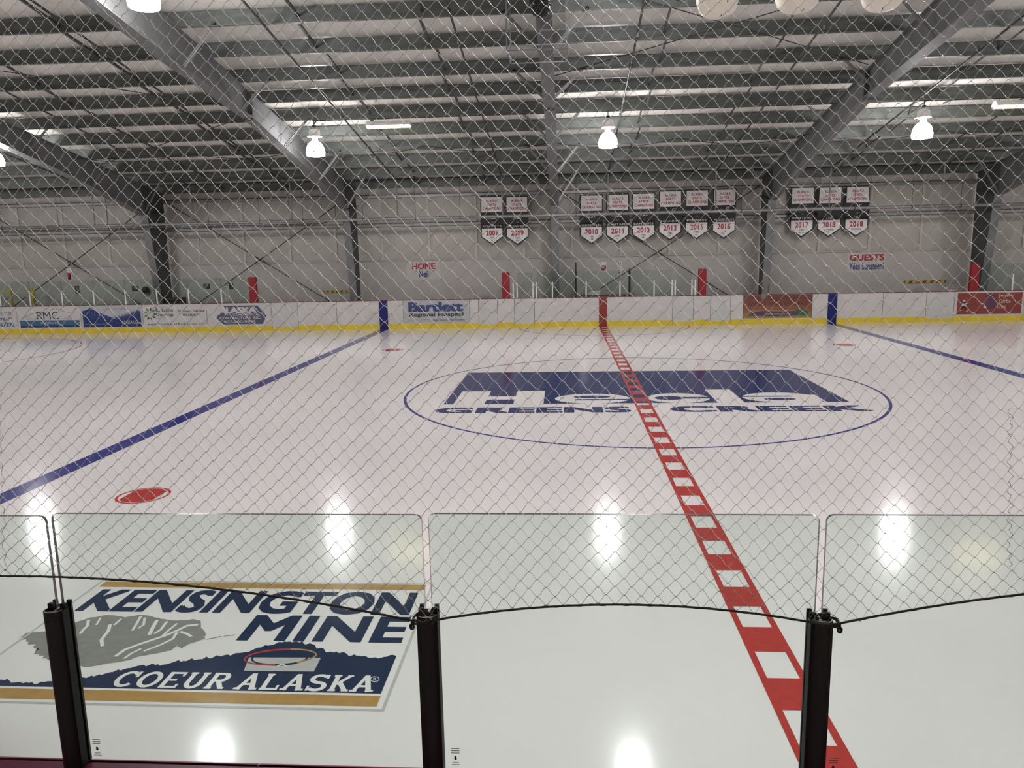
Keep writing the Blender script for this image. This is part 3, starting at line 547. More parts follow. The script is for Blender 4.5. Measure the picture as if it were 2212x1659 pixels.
for a, b in zip(brk, brk[1:]):
    g = [i for i, q in enumerate(gates) if abs(q[0]-a) < .01]
    if g:
        t = empty('board_gate', GD[g[0]], 'gate', 'gates in the far boards', ((a+b)/2, HW, 0))
        kz, face = 0.13, 'gate'
    else:
        t = empty('dasher_board', BD[a], 'rink board', 'far rink boards', ((a+b)/2, HW, 0)); kz, face = 0.19, 'board'
    def P(mb, nm): o = mb.build(nm, t); o.location = (-(a+b)/2, -HW, 0); return o
    mb = MB(); mb.box((a+.008, HW, kz), (b-.008, HW+0.05, BT-0.02), face); mb.box((a-.001, HW+0.015, 0), (b+.001, HW+0.06, BT-0.02), 'seam'); pn = P(mb, 'panel')
    mb = MB(); mb.box((a+.003, HW-0.008, 0.0), (b-.003, HW+0.05, kz), 'kick'); P(mb, 'kick_plate')
    mb = MB(); mb.box((a, HW-0.012, BT-0.02), (b, HW+0.09, BT), 'cap_red'); P(mb, 'top_cap')
    if g: mb = MB(); mb.box((a+.3, HW+0.05, .9), (b-.3, HW+0.08, .94), 'alu'); mb.build('latch', pn)
    if a == -9.88: mb = MB(); mb.box((-8.27, HW-0.011, 0.0), (-7.95, HW+0.001, BT-0.02), 'board_blue'); P(mb, 'blue_stripe')
    if a == -2.51: mb = MB(); mb.box((-0.16, HW-0.011, 0.0), (0.0, HW+0.001, BT-0.02), 'board_red'); P(mb, 'red_stripe')
    if a == 0.0: mb = MB(); mb.box((0.0, HW-0.011, 0.0), (0.13, HW+0.001, BT-0.02), 'board_red'); P(mb, 'red_stripe')
    if a == 7.41: mb = MB(); mb.box((7.95, HW-0.011, 0.0), (8.27, HW+0.001, BT-0.02), 'board_blue'); P(mb, 'blue_stripe')
# rounded corner and end boards, near boards out of view
def corner(sx, sy, nm):
    pts = []
    for k in range(13): q = PI/2*k/12; pts.append((sx*(24.87+R0*math.sin(q)), sy*(4.84+R0*math.cos(q))))
    mb = MB()
    for (z0, z1, off, m_) in ((0, .19, -.006, 'kick'), (.19, BT-.02, 0, 'board'), (BT-.02, BT, -.01, 'cap_red')):
        for i in range(12):
            (ax, ay), (bx_, by) = pts[i], pts[i+1]; n = Vector(((ax+bx_)/2-sx*24.87, (ay+by)/2-sy*4.84)).normalized()
            f = lambda x, y, d, z: (x+n.x*d, y+n.y*d, z)
            v = [f(ax,ay,off,z0), f(bx_,by,off,z0), f(bx_,by,.06,z0), f(ax,ay,.06,z0), f(ax,ay,off,z1), f(bx_,by,off,z1), f(bx_,by,.06,z1), f(ax,ay,.06,z1)]
            mb.add(v, [(0,3,2,1),(4,5,6,7),(0,1,5,4),(1,2,6,5),(2,3,7,6),(3,0,4,7)], m_)
    tag(mb.build('corner_board'), nm, 'rink board', 'corner boards')
for sx, sn in ((-1, 'left'), (1, 'right')):
    corner(sx, 1, f'curved white board of the far {sn} rink corner'); corner(sx, -1, f'curved white board of the near {sn} rink corner')
    mb = MB(); x = sx*32.87
    mb.box((min(x, x+sx*.06), -4.84, .19), (max(x, x+sx*.06), 4.84, BT-.02), 'board'); mb.box((min(x-sx*.006, x+sx*.06), -4.84, 0), (max(x-sx*.006, x+sx*.06), 4.84, .19), 'kick'); mb.box((min(x-sx*.01, x+sx*.09), -4.84, BT-.02), (max(x-sx*.01, x+sx*.09), 4.84, BT), 'cap_red')
    tag(mb.build('end_board'), f'straight white board closing the {sn} rink end', 'rink board', 'end boards')
# ------------------------------------------------------------------ adverts on the far boards
def ad(x0, x1, label, draw, base='ad_white', z0=0.215, z1=1.045, Y=HW-0.006):
    mb = MB(); mb.box((x0, Y, z0), (x1, HW-0.0005, z1), base); f = fw(Y)
    g = lambda a, b, o=0.0: f(x0+(x1-x0)*a, z0+(z1-z0)*b, o)
    draw(mb, g); tag(mb.build('advertising_panel'), label, 'advert', 'adverts on the far boards')
def a1(mb, g):
    text(mb, g, 'Your Care', .30, .66, .93, .86, 0, 'grey_ink', .01); text(mb, g, 'is Your', .45, .38, .93, .58, 0, 'teal_ink', .02, shear=.25); text(mb, g, 'Health', .50, .10, .96, .32, 0, 'teal_ink', .02, shear=.2); line(mb, g, [(.3,.62),(.93,.62)], .012, 0, 'grey_ink')
def a2(mb, g):
    rect(mb, g, .03, .03, .985, .36, 0, 'teal_ink'); rect(mb, g, .03, .03, .985, .12, .0003, 'blue_ink')
    for p in ([(.10,.53),(.2,.62),(.3,.74),(.36,.75),(.42,.68)], [(.42,.72),(.5,.78),(.56,.84),(.62,.95),(.66,.86),(.75,.77),(.9,.66)], [(.3,.74),(.38,.78),(.46,.60)]): line(mb, g, p, .018, 0, 'grey_ink')
    text(mb, g, 'RMC', .31, .40, .66, .76, .0004, 'black_ink', -.004, .95); text(mb, g, 'engineering', .36, .17, .66, .30, .0005, 'ad_white', .0, 1.05)
    text(mb, g, 'planning', .08, .47, .22, .53, .0003, 'grey_ink'); text(mb, g, 'surveying', .06, .40, .24, .46, .0003, 'grey_ink'); text(mb, g, 'design', .75, .47, .88, .53, .0003, 'grey_ink'); text(mb, g, 'management', .73, .40, .92, .46, .0003, 'grey_ink')
def a3(mb, g):
    pts = [(.02,.02),(.98,.02),(.98,.70),(.93,.76),(.86,.60),(.78,.52),(.70,.50),(.62,.45),(.54,.40),(.46,.50),(.38,.58),(.30,.68),(.22,.80),(.155,.90),(.12,.85),(.08,.80),(.02,.76)]; shape(mb, g, pts, 0, 'blue_ink')
    r_ = random.Random(3)
    for i in range(26):
        x = .56+i*.0165; h = .42+.30*(x-.56)/.43; shape(mb, g, [(x-.012, h-.1), (x+.012, h-.1), (x, h+r_.uniform(.06,.16))], .0004, 'navy_ink')
    for i in range(12): x = .05+i*.042; y = .72-max(0, x-.2)*.75; shape(mb, g, [(x, y), (x+.012, y-.02), (x-.01, y-.34)], .0004, 'blue_mid')
    text(mb, g, 'ALASKA USA', .66, .14, .94, .30, .0008, 'ad_white', .01); line(mb, g, [(.05,.16),(.4,.16)], .01, .0006, 'ad_grey'); text(mb, g, 'STUDENT GYM IN MEMORIES', .36, .80, .78, .88, .0004, 'grey_ink')
def a4(mb, g):
    for i in range(9):
        a = 2*PI*i/9; cx, cyy = .115, .58; d = (math.cos(a), math.sin(a)*2.9); n = (-math.sin(a), math.cos(a)*2.9); m_ = 'green_ink' if i % 2 else 'pine'
        shape(mb, g, [(cx+d[0]*.045, cyy+d[1]*.045), (cx+d[0]*.07+n[0]*.02, cyy+d[1]*.07+n[1]*.02), (cx+d[0]*.108, cyy+d[1]*.108), (cx+d[0]*.07-n[0]*.02, cyy+d[1]*.07-n[1]*.02)], 0, m_)
    ring(mb, g, .135, .58, .035, .10, .010, .0004, 'grey_ink', n=24, ty=.03)
    text(mb, g, 'SOUTHEAST', .20, .87, .42, .93, 0, 'grey_ink', 0, 1.3); text(mb, g, 'Radiation', .21, .66, .48, .84, 0, 'black_ink', .02); text(mb, g, 'Oncology', .21, .44, .49, .62, 0, 'black_ink', .02); text(mb, g, 'CENTER', .21, .36, .36, .41, 0, 'grey_ink', 0, 1.4)
    text(mb, g, '1701 Salmon Creek Lane', .53, .64, .98, .76, 0, 'black_ink', .02); text(mb, g, '907.586.5777', .63, .46, .90, .57, 0, 'black_ink', .02); text(mb, g, 'www.SoutheastRadiation.com', .05, .07, .99, .17, 0, 'black_ink', .015, 1.35)
def a5(mb, g):
    shape(mb, g, [(.25,.90),(.80,.90),(.93,.42),(.86,.06),(.24,.06),(.14,.36)], 0, 'indigo_ink'); text(mb, g, 'ALASKA', .18, .56, .78, .84, .0006, 'ad_white', .07, .95); shape(mb, g, [(.15,.50),(.21,.90),(.27,.90),(.33,.50),(.28,.50),(.265,.60),(.205,.60),(.2,.50)], .0009, 'ad_white')
    text(mb, g, 'COMMERCIAL', .40, .44, .84, .55, .0006, 'ad_white', .03); text(mb, g, 'CONTRACTORS, INC.', .19, .28, .84, .41, .0006, 'ad_white', .03); text(mb, g, '907-500-9993', .25, .11, .75, .24, .0006, 'ad_white', .02)
def a6(mb, g):
    text(mb, g, 'Bartlett', .07, .50, .92, .93, 0, 'navy_ink', .06, .98); text(mb, g, 'Regional Hospital', .08, .24, .92, .46, 0, 'black_ink', .035)
    text(mb, g, 'QUALITY', .06, .08, .24, .17, 0, 'grey_ink'); line(mb, g, [(.29,.15),(.42,.15)], .012, 0, 'green_ink'); line(mb, g, [(.29,.10),(.42,.10)], .012, 0, 'grey_ink'); text(mb, g, 'Right Here in Your Hometown', .45, .07, .96, .16, 0, 'black_ink', .02)
def a7(mb, g):
    text(mb, g, 'JORDAN CREEK', .20, .74, .82, .90, 0, 'maroon_ink', .01); text(mb, g, 'FAMILY HEALTH CARE', .07, .54, .93, .71, 0, 'maroon_ink', .01); text(mb, g, 'PRACTICE FOR ALL AGES', .22, .41, .78, .49, 0, 'salmon', .01)
    shape(mb, g, [(.06,.10),(.14,.24),(.24,.31),(.5,.27),(.75,.30),(.86,.25),(.95,.22),(.92,.12),(.8,.12),(.5,.07),(.2,.12)], .0003, 'plum_ink'); shape(mb, g, [(.72,.27),(.80,.36),(.90,.37),(.95,.25),(.93,.12),(.80,.14)], .0006, 'pine')
    line(mb, g, [(.1,.30),(.3,.35),(.6,.31),(.78,.34)], .012, .0003, 'tan'); text(mb, g, 'Steve J. Smith, MD, APC', .33, .14, .70, .22, .0006, 'ad_grey', .01)
def a8(mb, g):
    rect(mb, g, .035, .05, .975, .95, 0, 'ad_red')
    for i in range(3):
        for j in range(4): rect(mb, g, .445+i*.05, .28+j*.155, .49+i*.05, .42+j*.155, .0004, 'plum_ink')
    text(mb, g, 'Jensen', .63, .73, .84, .90, .0004, 'cream_ink', .005); text(mb, g, 'Yorba', .63, .51, .81, .67, .0004, 'cream_ink', .005); text(mb, g, 'Lott', .62, .28, .75, .44, .0004, 'cream_ink', .005)
    P = lambda pts, m_: shape(mb, g, pts, .0004, m_)
    P([(.105,.30),(.165,.32),(.175,.48),(.15,.60),(.115,.56)], 'black'); P([(.10,.42),(.17,.40),(.165,.50),(.105,.52)], 'ad_white'); disc(mb, g, .135, .62, .018, .05, .0005, 'ad_white', 14); P([(.105,.30),(.13,.30),(.11,.20),(.085,.24)], 'black'); P([(.14,.32),(.165,.30),(.19,.20),(.17,.19)], 'black')
    P([(.075,.20),(.115,.22),(.11,.25),(.08,.25)], 'ad_white'); P([(.17,.17),(.21,.17),(.20,.21),(.175,.21)], 'ad_white'); line(mb, g, [(.16,.48),(.25,.44),(.31,.52)], .012, .0006, 'maroon_ink'); line(mb, g, [(.15,.52),(.2,.5)], .02, .0006, 'ad_white'); disc(mb, g, .44, .35, .022, .05, .0006, 'cream_ink', 14)
ad(-24.85, -22.42, 'white advert with blue slanted lettering cut by the left picture edge', a1); ad(-22.36, -19.86, 'white and blue advert with a thin mountain outline and RMC lettering', a2)
ad(-19.80, -17.41, 'advert with dark blue mountains under a pale sky', a3, 'ad_grey'); ad(-17.36, -14.90, 'white advert with a green flower emblem and black lettering', a4); ad(-14.85, -12.39, 'pale advert with a dark elongated hexagon and white lettering', a5)
ad(-7.34, -4.93, 'white hospital advert with large bold navy lettering', a6, 'ad_grey'); ad(5.0, 7.40, 'brick red to ochre advert with a dark bird shape', a7, 'ad_sunset'); ad(12.31, 14.63, 'red advert in a white border with a hockey player and window grid', a8)
# ------------------------------------------------------------------ far glass
def pane(x0, x1, y, z0, z1, gm, rad=0.02, th=0.012):
    mb = MB(); p = []
    for cx, cz, a in ((x1-rad, z0+rad, -90), (x1-rad, z1-rad, 0), (x0+rad, z1-rad, 90), (x0+rad, z0+rad, 180)):
        for k in range(5): t = math.radians(a+90*k/4); p.append((cx+rad*math.cos(t), cz+rad*math.sin(t)))
    mb.prism(p, lambda a, b, t: (a, t, b), y, y+th, gm, 'glass_edge'); return mb
def fpane(x0, x1, lab, grp, top=2.0): tag(pane(x0+.01, x1-.01, HW+0.03, BT, top, 'far_shield').build('rink_shield'), lab, 'glass pane', grp)
def fpost(x, lab, grp, wd=0.05, top=1.64): mb = MB(); mb.box((x-wd/2, HW+0.005, BT), (x+wd/2, HW+0.029, top), 'post_white'); mb.box((x-wd/2+.01, HW+0.043, BT), (x+wd/2-.01, HW+0.07, top), 'post_white'); tag(mb.build('stanchion'), lab, 'post', grp)
LPX = [-24.2, -22.98, -21.78, -20.5, -19.24, -17.99, -16.76, -15.52, -14.25]
PN = ['over the cut advert at the left edge', 'left of the yellow post', 'over the left part of the RMC advert', 'over the right part of the RMC advert', 'over the blue mountain advert', 'over the seam beside the flower advert', 'in front of the dark steel column', 'over the green flower advert lettering', 'over the hexagon advert']
for x, nm in zip(LPX, PN): fpost(x, 'short white post of the left far glass '+nm, 'posts of the left far glass')
for i in range(len(LPX)-1): fpane(LPX[i], LPX[i+1], f'clear pane in the left far glass, {ORD[i]} from the left edge', 'panes of the left far glass')
fpane(-14.25, -13.16, 'clear pane beside the leftmost red pad', 'panes of the left far glass')
for x, nm in ((-3.27,'leftmost post of the players glass'),(-3.13,'second post of the players glass'),(-2.55,'third post of the players glass, left of a pair'),(-2.42,'fourth post of the players glass, right of a pair'),(-1.84,'white post right of the middle column'),(-0.62,'white post just left of the red stripe'),(0.6,'white post right of the red stripe'),(1.82,'white post over the crossed rods, right half'),(2.46,'left post of the inner right pair'),(2.57,'right post of the inner right pair'),(3.16,'left post of the outer right pair'),(3.28,'rightmost post of the players glass')):
    fpost(x, 'short '+nm if nm.startswith('white') else 'short white '+nm, 'posts of the players glass', 0.045)
mid = [-3.13,-2.55,-2.42,-1.84,-0.62,0.6,1.82,2.46,2.57,3.16]
for a, b, i in ((-3.13,-2.55,0),(-2.42,-1.84,1),(-1.84,-0.62,2),(-0.62,0.6,3),(0.6,1.82,4),(1.82,2.46,5),(2.57,3.16,6)): fpane(a, b, f'greenish pane of the players glass, {ORD[i]} from its left end', 'panes of the players glass')
fpane(13.06, 14.2, 'pane of the right far glass beside the red pad', 'panes of the right far glass'); fpane(14.22, 15.4, 'pane of the right far glass at the picture edge', 'panes of the right far glass'); fpost(14.21, 'short white post of the right far glass over the red advert', 'posts of the right far glass')
for x, nm in ((-13.02,'at the right end of the left glass'),(-3.54,'at the left end of the players glass'),(3.53,'at the right end of the players glass'),(12.92,'beside the rightmost column')):
    mb = MB(); p = []
    for cx, cyy, a in ((0.125,0.10,0),(-0.125,0.10,90),(-0.125,-0.02,180),(0.125,-0.02,270)):
        for k in range(4): t = math.radians(a+30*k); p.append((x+cx+.03*math.cos(t)-(.015 if cx>0 else -.015), HW+0.02+cyy+.03*math.sin(t)))
    mb.prism(p, lambda a, b, t: (a, b, t), BT, 2.0, 'pad_red'); mb.box((x-.12, HW+.0, 1.98), (x+.12, HW+.13, 2.015), 'pad_red')
    tag(mb.build('corner_pad'), 'upright red corner pad '+nm, 'pad', 'red corner pads')
# penalty and timekeeper boxes behind the players glass
for x, top, nm in ((-0.98, 2.32, 'left of the red stripe, taller black post'), (0.98, 2.05, 'right of the red stripe')):
    t = empty('divider_screen', 'clear divider screen with a black post '+nm, 'screen', 'divider screens behind the boards', (x, 13.4, 0))
    mb = MB(); mb.bar((0, 0, 0), (0, 0, top), 0.05, 0.05, 'black', (0,1,0)); mb.build('post', t)
    mb = MB(); mb.box((-.006, -0.45, 0.9), (.006, 0.72, 1.98), 'far_shield'); mb.build('glass_sheet', t)
    mb = MB(); mb.box((-.02, -0.47, 0), (.02, 0.72, 0.9), 'board'); mb.build('lower_panel', t)
t = empty('timekeeper_desk', 'narrow dark desk behind the boards under the players glass', 'desk', None, (0, 13.2, 0))
mb = MB(); mb.box((-0.85,-0.16,1.10),(0.85,0.22,1.13),'cap_red'); mb.build('desk_top', t)
for x in (-.8, .8): mb = MB(); mb.box((x-.03,-.1,0),(x+.03,.2,1.10),'frame_paint'); mb.build('leg', t)
mb = MB(); mb.prism([(-.55,0),(-.1,0),(-.1,.16),(-.45,.13),(-.55,.06)], lambda a,b,t_:(a,t_,1.13+b), 13.12, 13.32, 'white'); tag(mb.build('scoreboard_console'), 'white box lying on the timekeeper desk left of the red stripe', 'box')
# notices and pictures on the wall
def notice(x0, z0, x1, z1, name, label, cat, draw=None, base='white', grp=None, Y=WY-0.006):
    mb = MB(); mb.box((x0, Y, z0), (x1, Y+0.006, z1), base); f = fw(Y); g = lambda a, b, o=0.0: f(x0+(x1-x0)*a, z0+(z1-z0)*b, o)
    if draw: draw(mb, g)
    return tag(mb.build(name), label, cat, grp)
def home(mb, g): text(mb, g, 'HOME', .16, .56, .86, .90, 0, 'red_ink', .05); text(mb, g, 'Neil', .37, .12, .65, .48, 0, 'blue_ink', .04)
def guests(mb, g): text(mb, g, 'GUESTS', .05, .58, .97, .92, 0, 'red_ink', .05); text(mb, g, 'Y\u00e9es kunateeni', .05, .10, .97, .48, 0, 'navy_ink', .03)
notice(-7.5, 1.76, -6.2, 2.45, 'wall_sign', 'white HOME sign with red and blue lettering on the far wall', 'sign', home, 'sign_white', 'team signs'); notice(9.12, 1.76, 10.48, 2.45, 'wall_sign', 'white GUESTS sign with red and blue lettering on the far wall', 'sign', guests, 'sign_white', 'team signs')
def hatch(mb, g):
    for i in range(6): shape(mb, g, [(.02+i*.17,0),(.10+i*.17,0),(.13+i*.17,1),(.05+i*.17,1)], .0003, 'yellow')
for x0, x1, z, nm in ((-10.83,-9.75,1.30,'left of the HOME sign beside a column'), (11.2,12.7,1.30,'right of the GUESTS sign')): notice(x0, z, x1, z+0.10, 'wooden_rail', 'brown wooden wall rail with yellowish marks '+nm, 'rail', hatch, 'wood', 'wooden wall rails', WY-0.03)
def fire(mb, g): rect(mb, g, .08, .05, .92, .62, 0, 'red_ink'); shape(mb, g, [(.2,.1),(.8,.1),(.8,.5)], .0004, 'black')
def vert(mb, g):
    for i in range(6): text(mb, g, 'HOCKEY'[i], .2, .84-i*.16, .8, .96-i*.16, 0, 'red_ink', .03)
notice(-21.26, 1.98, -21.08, 2.45, 'fire_notice', 'small red extinguisher notice over the left glass', 'notice', fire, grp='wall notices'); notice(-0.02, 1.95, 0.2, 2.30, 'fire_notice', 'small red extinguisher notice behind the players glass', 'notice', fire, grp='wall notices')
notice(0.62, 1.72, 0.78, 2.30, 'vertical_notice', 'narrow vertical notice with red letters behind the players glass', 'notice', vert, grp='wall notices'); notice(-14.82, 1.05, -14.68, 1.62, 'vertical_notice', 'narrow vertical notice with red letters over the hexagon advert', 'notice', vert, grp='wall notices')
def pic(mb, g): rect(mb, g, .05, .05, .95, .95, 0, 'black_ink'); shape(mb, g, [(.15,.85),(.85,.85),(.5,.35)], .0004, 'grey_ink')
for x0, z0, x1, z1, nm in ((-21.0,1.44,-20.82,1.75,'tall one over the RMC advert'),(-18.63,1.50,-18.36,1.70,'one over the green flower advert'),(-15.68,1.54,-15.42,1.74,'one left of the vertical notice'),(-14.64,1.52,-14.46,1.76,'one right of the vertical notice')): notice(x0, z0, x1, z1, 'wall_picture', 'small dark framed picture behind the left far glass, '+nm, 'picture', pic, 'black', 'pictures behind the left glass')
t = empty('yellow_guard_rail', 'yellow square tube guard frame behind the left glass at the picture edge', 'guard rail', None, (-24.0, 13.9, 0))
mb = MB(); mb.bar((0.68,0,-.04),(0.68,0,1.63),0.07,0.07,'yellow',(0,1,0)); mb.build('post', t); mb = MB(); mb.bar((-1.2,0,-.04),(-1.2,0,1.63),0.07,0.07,'yellow',(0,1,0)); mb.build('post', t); mb = MB(); mb.bar((-1.2,0,1.60),(0.68,0,1.60),0.05,0.05,'yellow'); mb.build('top_rail', t)
mb = MB(); mb.bar((-22.43,13.9,-.04),(-22.43,13.9,1.68),0.14,0.14,'yellow',(0,1,0)); mb.box((-22.51,13.82,1.68),(-22.35,13.98,1.70),'yellow'); tag(mb.build('yellow_bollard'), 'square yellow upright post behind the left glass', 'post')
t = empty('equipment_cabinet', 'low dark cabinet at the foot of the column behind the left glass', 'cabinet', None, (-17.0, 13.9, -0.04))
mb = MB(); mb.box((0.2,-.35,0),(0.80,.08,1.30),'frame_dark'); mb.build('body', t); mb = MB(); mb.box((0.24,-.362,.06),(0.76,-.35,1.24),'black'); mb.build('door', t)
mb = MB(); mb.lathe((0,0,0), [(0,.13),(.1,.11),(.14,.0),(.12,-.12),(0,-.13)], 'black', 14); o = tag(mb.build('wall_horn'), 'black round horn beside the column behind the left glass', 'horn'); o.location = (-18.0, 14.31, 1.55)
# ================================================================== BANNERS
BN_ = [(-4.10, 4.82, '2007', 'SQUIRTS', 'TIER', 'IV'), (-3.15, 4.80, '2009', 'PEEWEES', 'TIER', 'III'), (-0.38, 4.78, '2010', 'MIDGETS 18U', 'TIER', 'III'), (0.58, 4.79, '2011', 'BANTAMS', 'TIER', 'IV'), (1.54, 4.80, '2012', 'BANTAMS', 'TIER', 'III'),
       (2.51, 4.86, '2013', 'SQUIRTS', 'TIER', 'IV'), (3.48, 4.87, '2015', 'PEEWEES', 'TIER', 'IV'), (4.47, 4.87, '2016', 'MIDGETS U18', 'TIER', 'IV'), (7.27, 4.86, '2017', 'SQUIRTS 10U', 'TIER', 'III A'), (8.24, 4.85, '2018', '12U', 'DIVISION', 'B'), (9.21, 4.85, '2018', '12U', 'DIVISION', 'A')]
for i, (x, zt, yr, team, t1, t2) in enumerate(BN_):
    wd, ht = 0.84, 1.82; Y = 14.02; zz = lambda v: zt-ht*v
    b_ = empty('pennant_banner', f'black and white champions pennant with red {yr}, ' + ('left one of the pair' if i == 0 else 'right one of the pair' if i == 1 else f'{ORD[i-2]} in the row of six' if i < 8 else ['left one of three', 'middle one of three', 'right one of three'][i-8]), 'banner', 'champions pennants', (x, Y, zt))
    def P(mb, nm): o = mb.build(nm, b_); o.location = (-x, -Y, -zt); return o
    mb = MB(); mb.prism([(x-wd/2, zz(0)), (x+wd/2, zz(0)), (x+wd/2, zz(.83)), (x, zz(1)), (x-wd/2, zz(.83))], lambda a, b, t: (a, t, b), Y, Y+0.012, 'black')
    g = fw(Y); e = .035
    rect(mb, g, x-wd/2+e, zz(.325), x+wd/2-e, zz(.025), 0, 'white'); shape(mb, g, [(x-wd/2+e, zz(.655)), (x+wd/2-e, zz(.655)), (x+wd/2-e, zz(.82)), (x, zz(.965)), (x-wd/2+e, zz(.82))], 0, 'white')
    text(mb, g, 'ALASKA', x-.21, zz(.125), x+.21, zz(.075), .0005, 'red_ink', .035, 1.15); text(mb, g, 'STATE', x-.17, zz(.20), x+.17, zz(.15), .0005, 'red_ink', .035, 1.15); text(mb, g, 'CHAMPIONS', x-.34, zz(.28), x+.34, zz(.225), .0005, 'red_ink', .035, 1.15)
    tw = .36 if len(team) > 4 else .10; text(mb, g, team, x-tw, zz(.635), x+tw, zz(.592), .0005, 'white', .03, 1.15)
    text(mb, g, yr, x-.235, zz(.80), x+.235, zz(.69), .0005, 'red_ink', .045, 1.1); w2 = .085 if t1 == 'TIER' else .17
    text(mb, g, t1, x-w2, zz(.862), x+w2, zz(.825), .0005, 'black_ink', .03, 1.1); text(mb, g, t2, x-.02*len(t2), zz(.912), x+.02*len(t2), zz(.878), .0005, 'black_ink', .02)
    for (ax, ay, bx_, by, th) in ((.02,.46,.10,.36,.018),(.10,.46,.15,.40,.014),(-.2,.465,.16,.455,.012),(-.14,.44,-.06,.44,.012),(-.02,.455,.02,.435,.012)): line(mb, g, [(x+ax, zz(ay)), (x+bx_, zz(by))], th, .0005, 'white')
    for (ax, ay, r_) in ((.14,.365,.022),(-.13,.40,.016),(-.07,.405,.016),(.03,.53,.02),(-.02,.525,.015)): disc(mb, g, x+ax, zz(ay), r_, r_, .0005, 'grey_ink', 12)
    cl = P(mb, 'cloth')
    for s in (-1, 1): mb = MB(); mb.bar((x+s*(wd/2-.04), Y+.012, zt-.02), (x+s*(wd/2-.04), WY-.1, zt+0.03), .02, .02, 'rod'); mb.build('hanging_hook', cl)
# ================================================================== NEAR BOARDS AND GLASS
NY = -HW
for a, b, nm in ((-7.34,-4.90,'left of the framed emblem'), (-4.90,-2.45,'below the framed emblem, left of the cap seam'), (-2.45,-0.01,'below the picture centre, right of the cap seam'), (-0.01,2.43,'at the lower right')):
    t = empty('near_dasher_board', 'near rink board with magenta cap '+nm, 'rink board', 'near rink boards', ((a+b)/2, NY, 0))
    def P(mb, nm_): o = mb.build(nm_, t); o.location = (-(a+b)/2, -NY, 0); return o
    mb = MB(); mb.box((a+.003, NY-0.10, -0.04), (b-.003, NY, 1.048), 'board'); P(mb, 'panel')
    mb = MB(); mb.box((a+.003, NY, 0.0), (b-.003, NY+0.008, .19), 'kick'); P(mb, 'kick_plate')
    mb = MB(); mb.box((a+.0012, NY-0.19, 1.048), (b-.0012, NY+0.012, 1.074), 'cap_magenta'); cap = P(mb, 'top_cap')
    for i in range(8):
        xx = a+.13+i*.31; mb = MB(); mb.lathe((xx, NY-0.045, 1.074), [(.009,0),(.008,.003),(.0,.004)], 'cap_red', 10); mb.build('screw', cap)
for a, b, nm in ((-7.34, -30, 'left'), (2.43, 30, 'right')):
    x0, x1 = (-24.87, a) if b < 0 else (a, 24.87); mb = MB(); mb.box((x0, NY-.1, 0), (x1, NY, 1.048), 'board'); mb.box((x0, NY, 0), (x1, NY+.008, .19), 'kick'); mb.box((x0, NY-.16, 1.048), (x1, NY+.012, 1.074), 'cap_magenta')
    tag(mb.build('near_dasher_board'), f'long near rink board beyond the {nm} picture edge', 'rink board', 'near rink boards')
PX = [-4.315, -3.078, -1.843, -0.627, 0.60, 1.83, 3.06]
GL = [(-5.5, 'beyond the left picture edge'), ]
gn = ['at the left picture edge', 'over the framed emblem, first full pane', 'in the middle, second full pane', 'at the right picture edge', 'beyond the right picture edge', 'second beyond the right picture edge']
ztop = [1.958, 1.967, 1.971, 1.972, 1.972, 1.971]
for i in range(6):
    a, b = PX[i]+.0105, PX[i+1]-.0105
    t = empty('near_rink_shield', 'large clear rink glass pane with rounded corners '+gn[i], 'glass pane', 'near glass panes', ((a+b)/2, NY, 1.074))
    mb = pane(a, b, NY-.006, 1.074, ztop[i], 'shield', 0.02, .012); o = sh = mb.build('sheet', t); o.location = (-(a+b)/2, -NY, -1.074)
    mb = MB(); f = lambda p, q, o_=0.0: (a+.045+p, NY-.0065-o_, 1.091+q)
    for k in range(3): line(mb, f, [(0,.055+k*.008),(.028,.055+k*.008)], .0025, 0, 'grey_ink')
    shape(mb, f, [(.010,.03),(.018,.03),(.018,.04),(.014,.046),(.010,.04)], 0, 'black_ink'); line(mb, f, [(.003,.02),(.024,.02)], .002, 0, 'grey_ink'); line(mb, f, [(.0,.012),(.028,.012)], .002, 0, 'grey_ink')
    mb.build('maker_mark', sh)
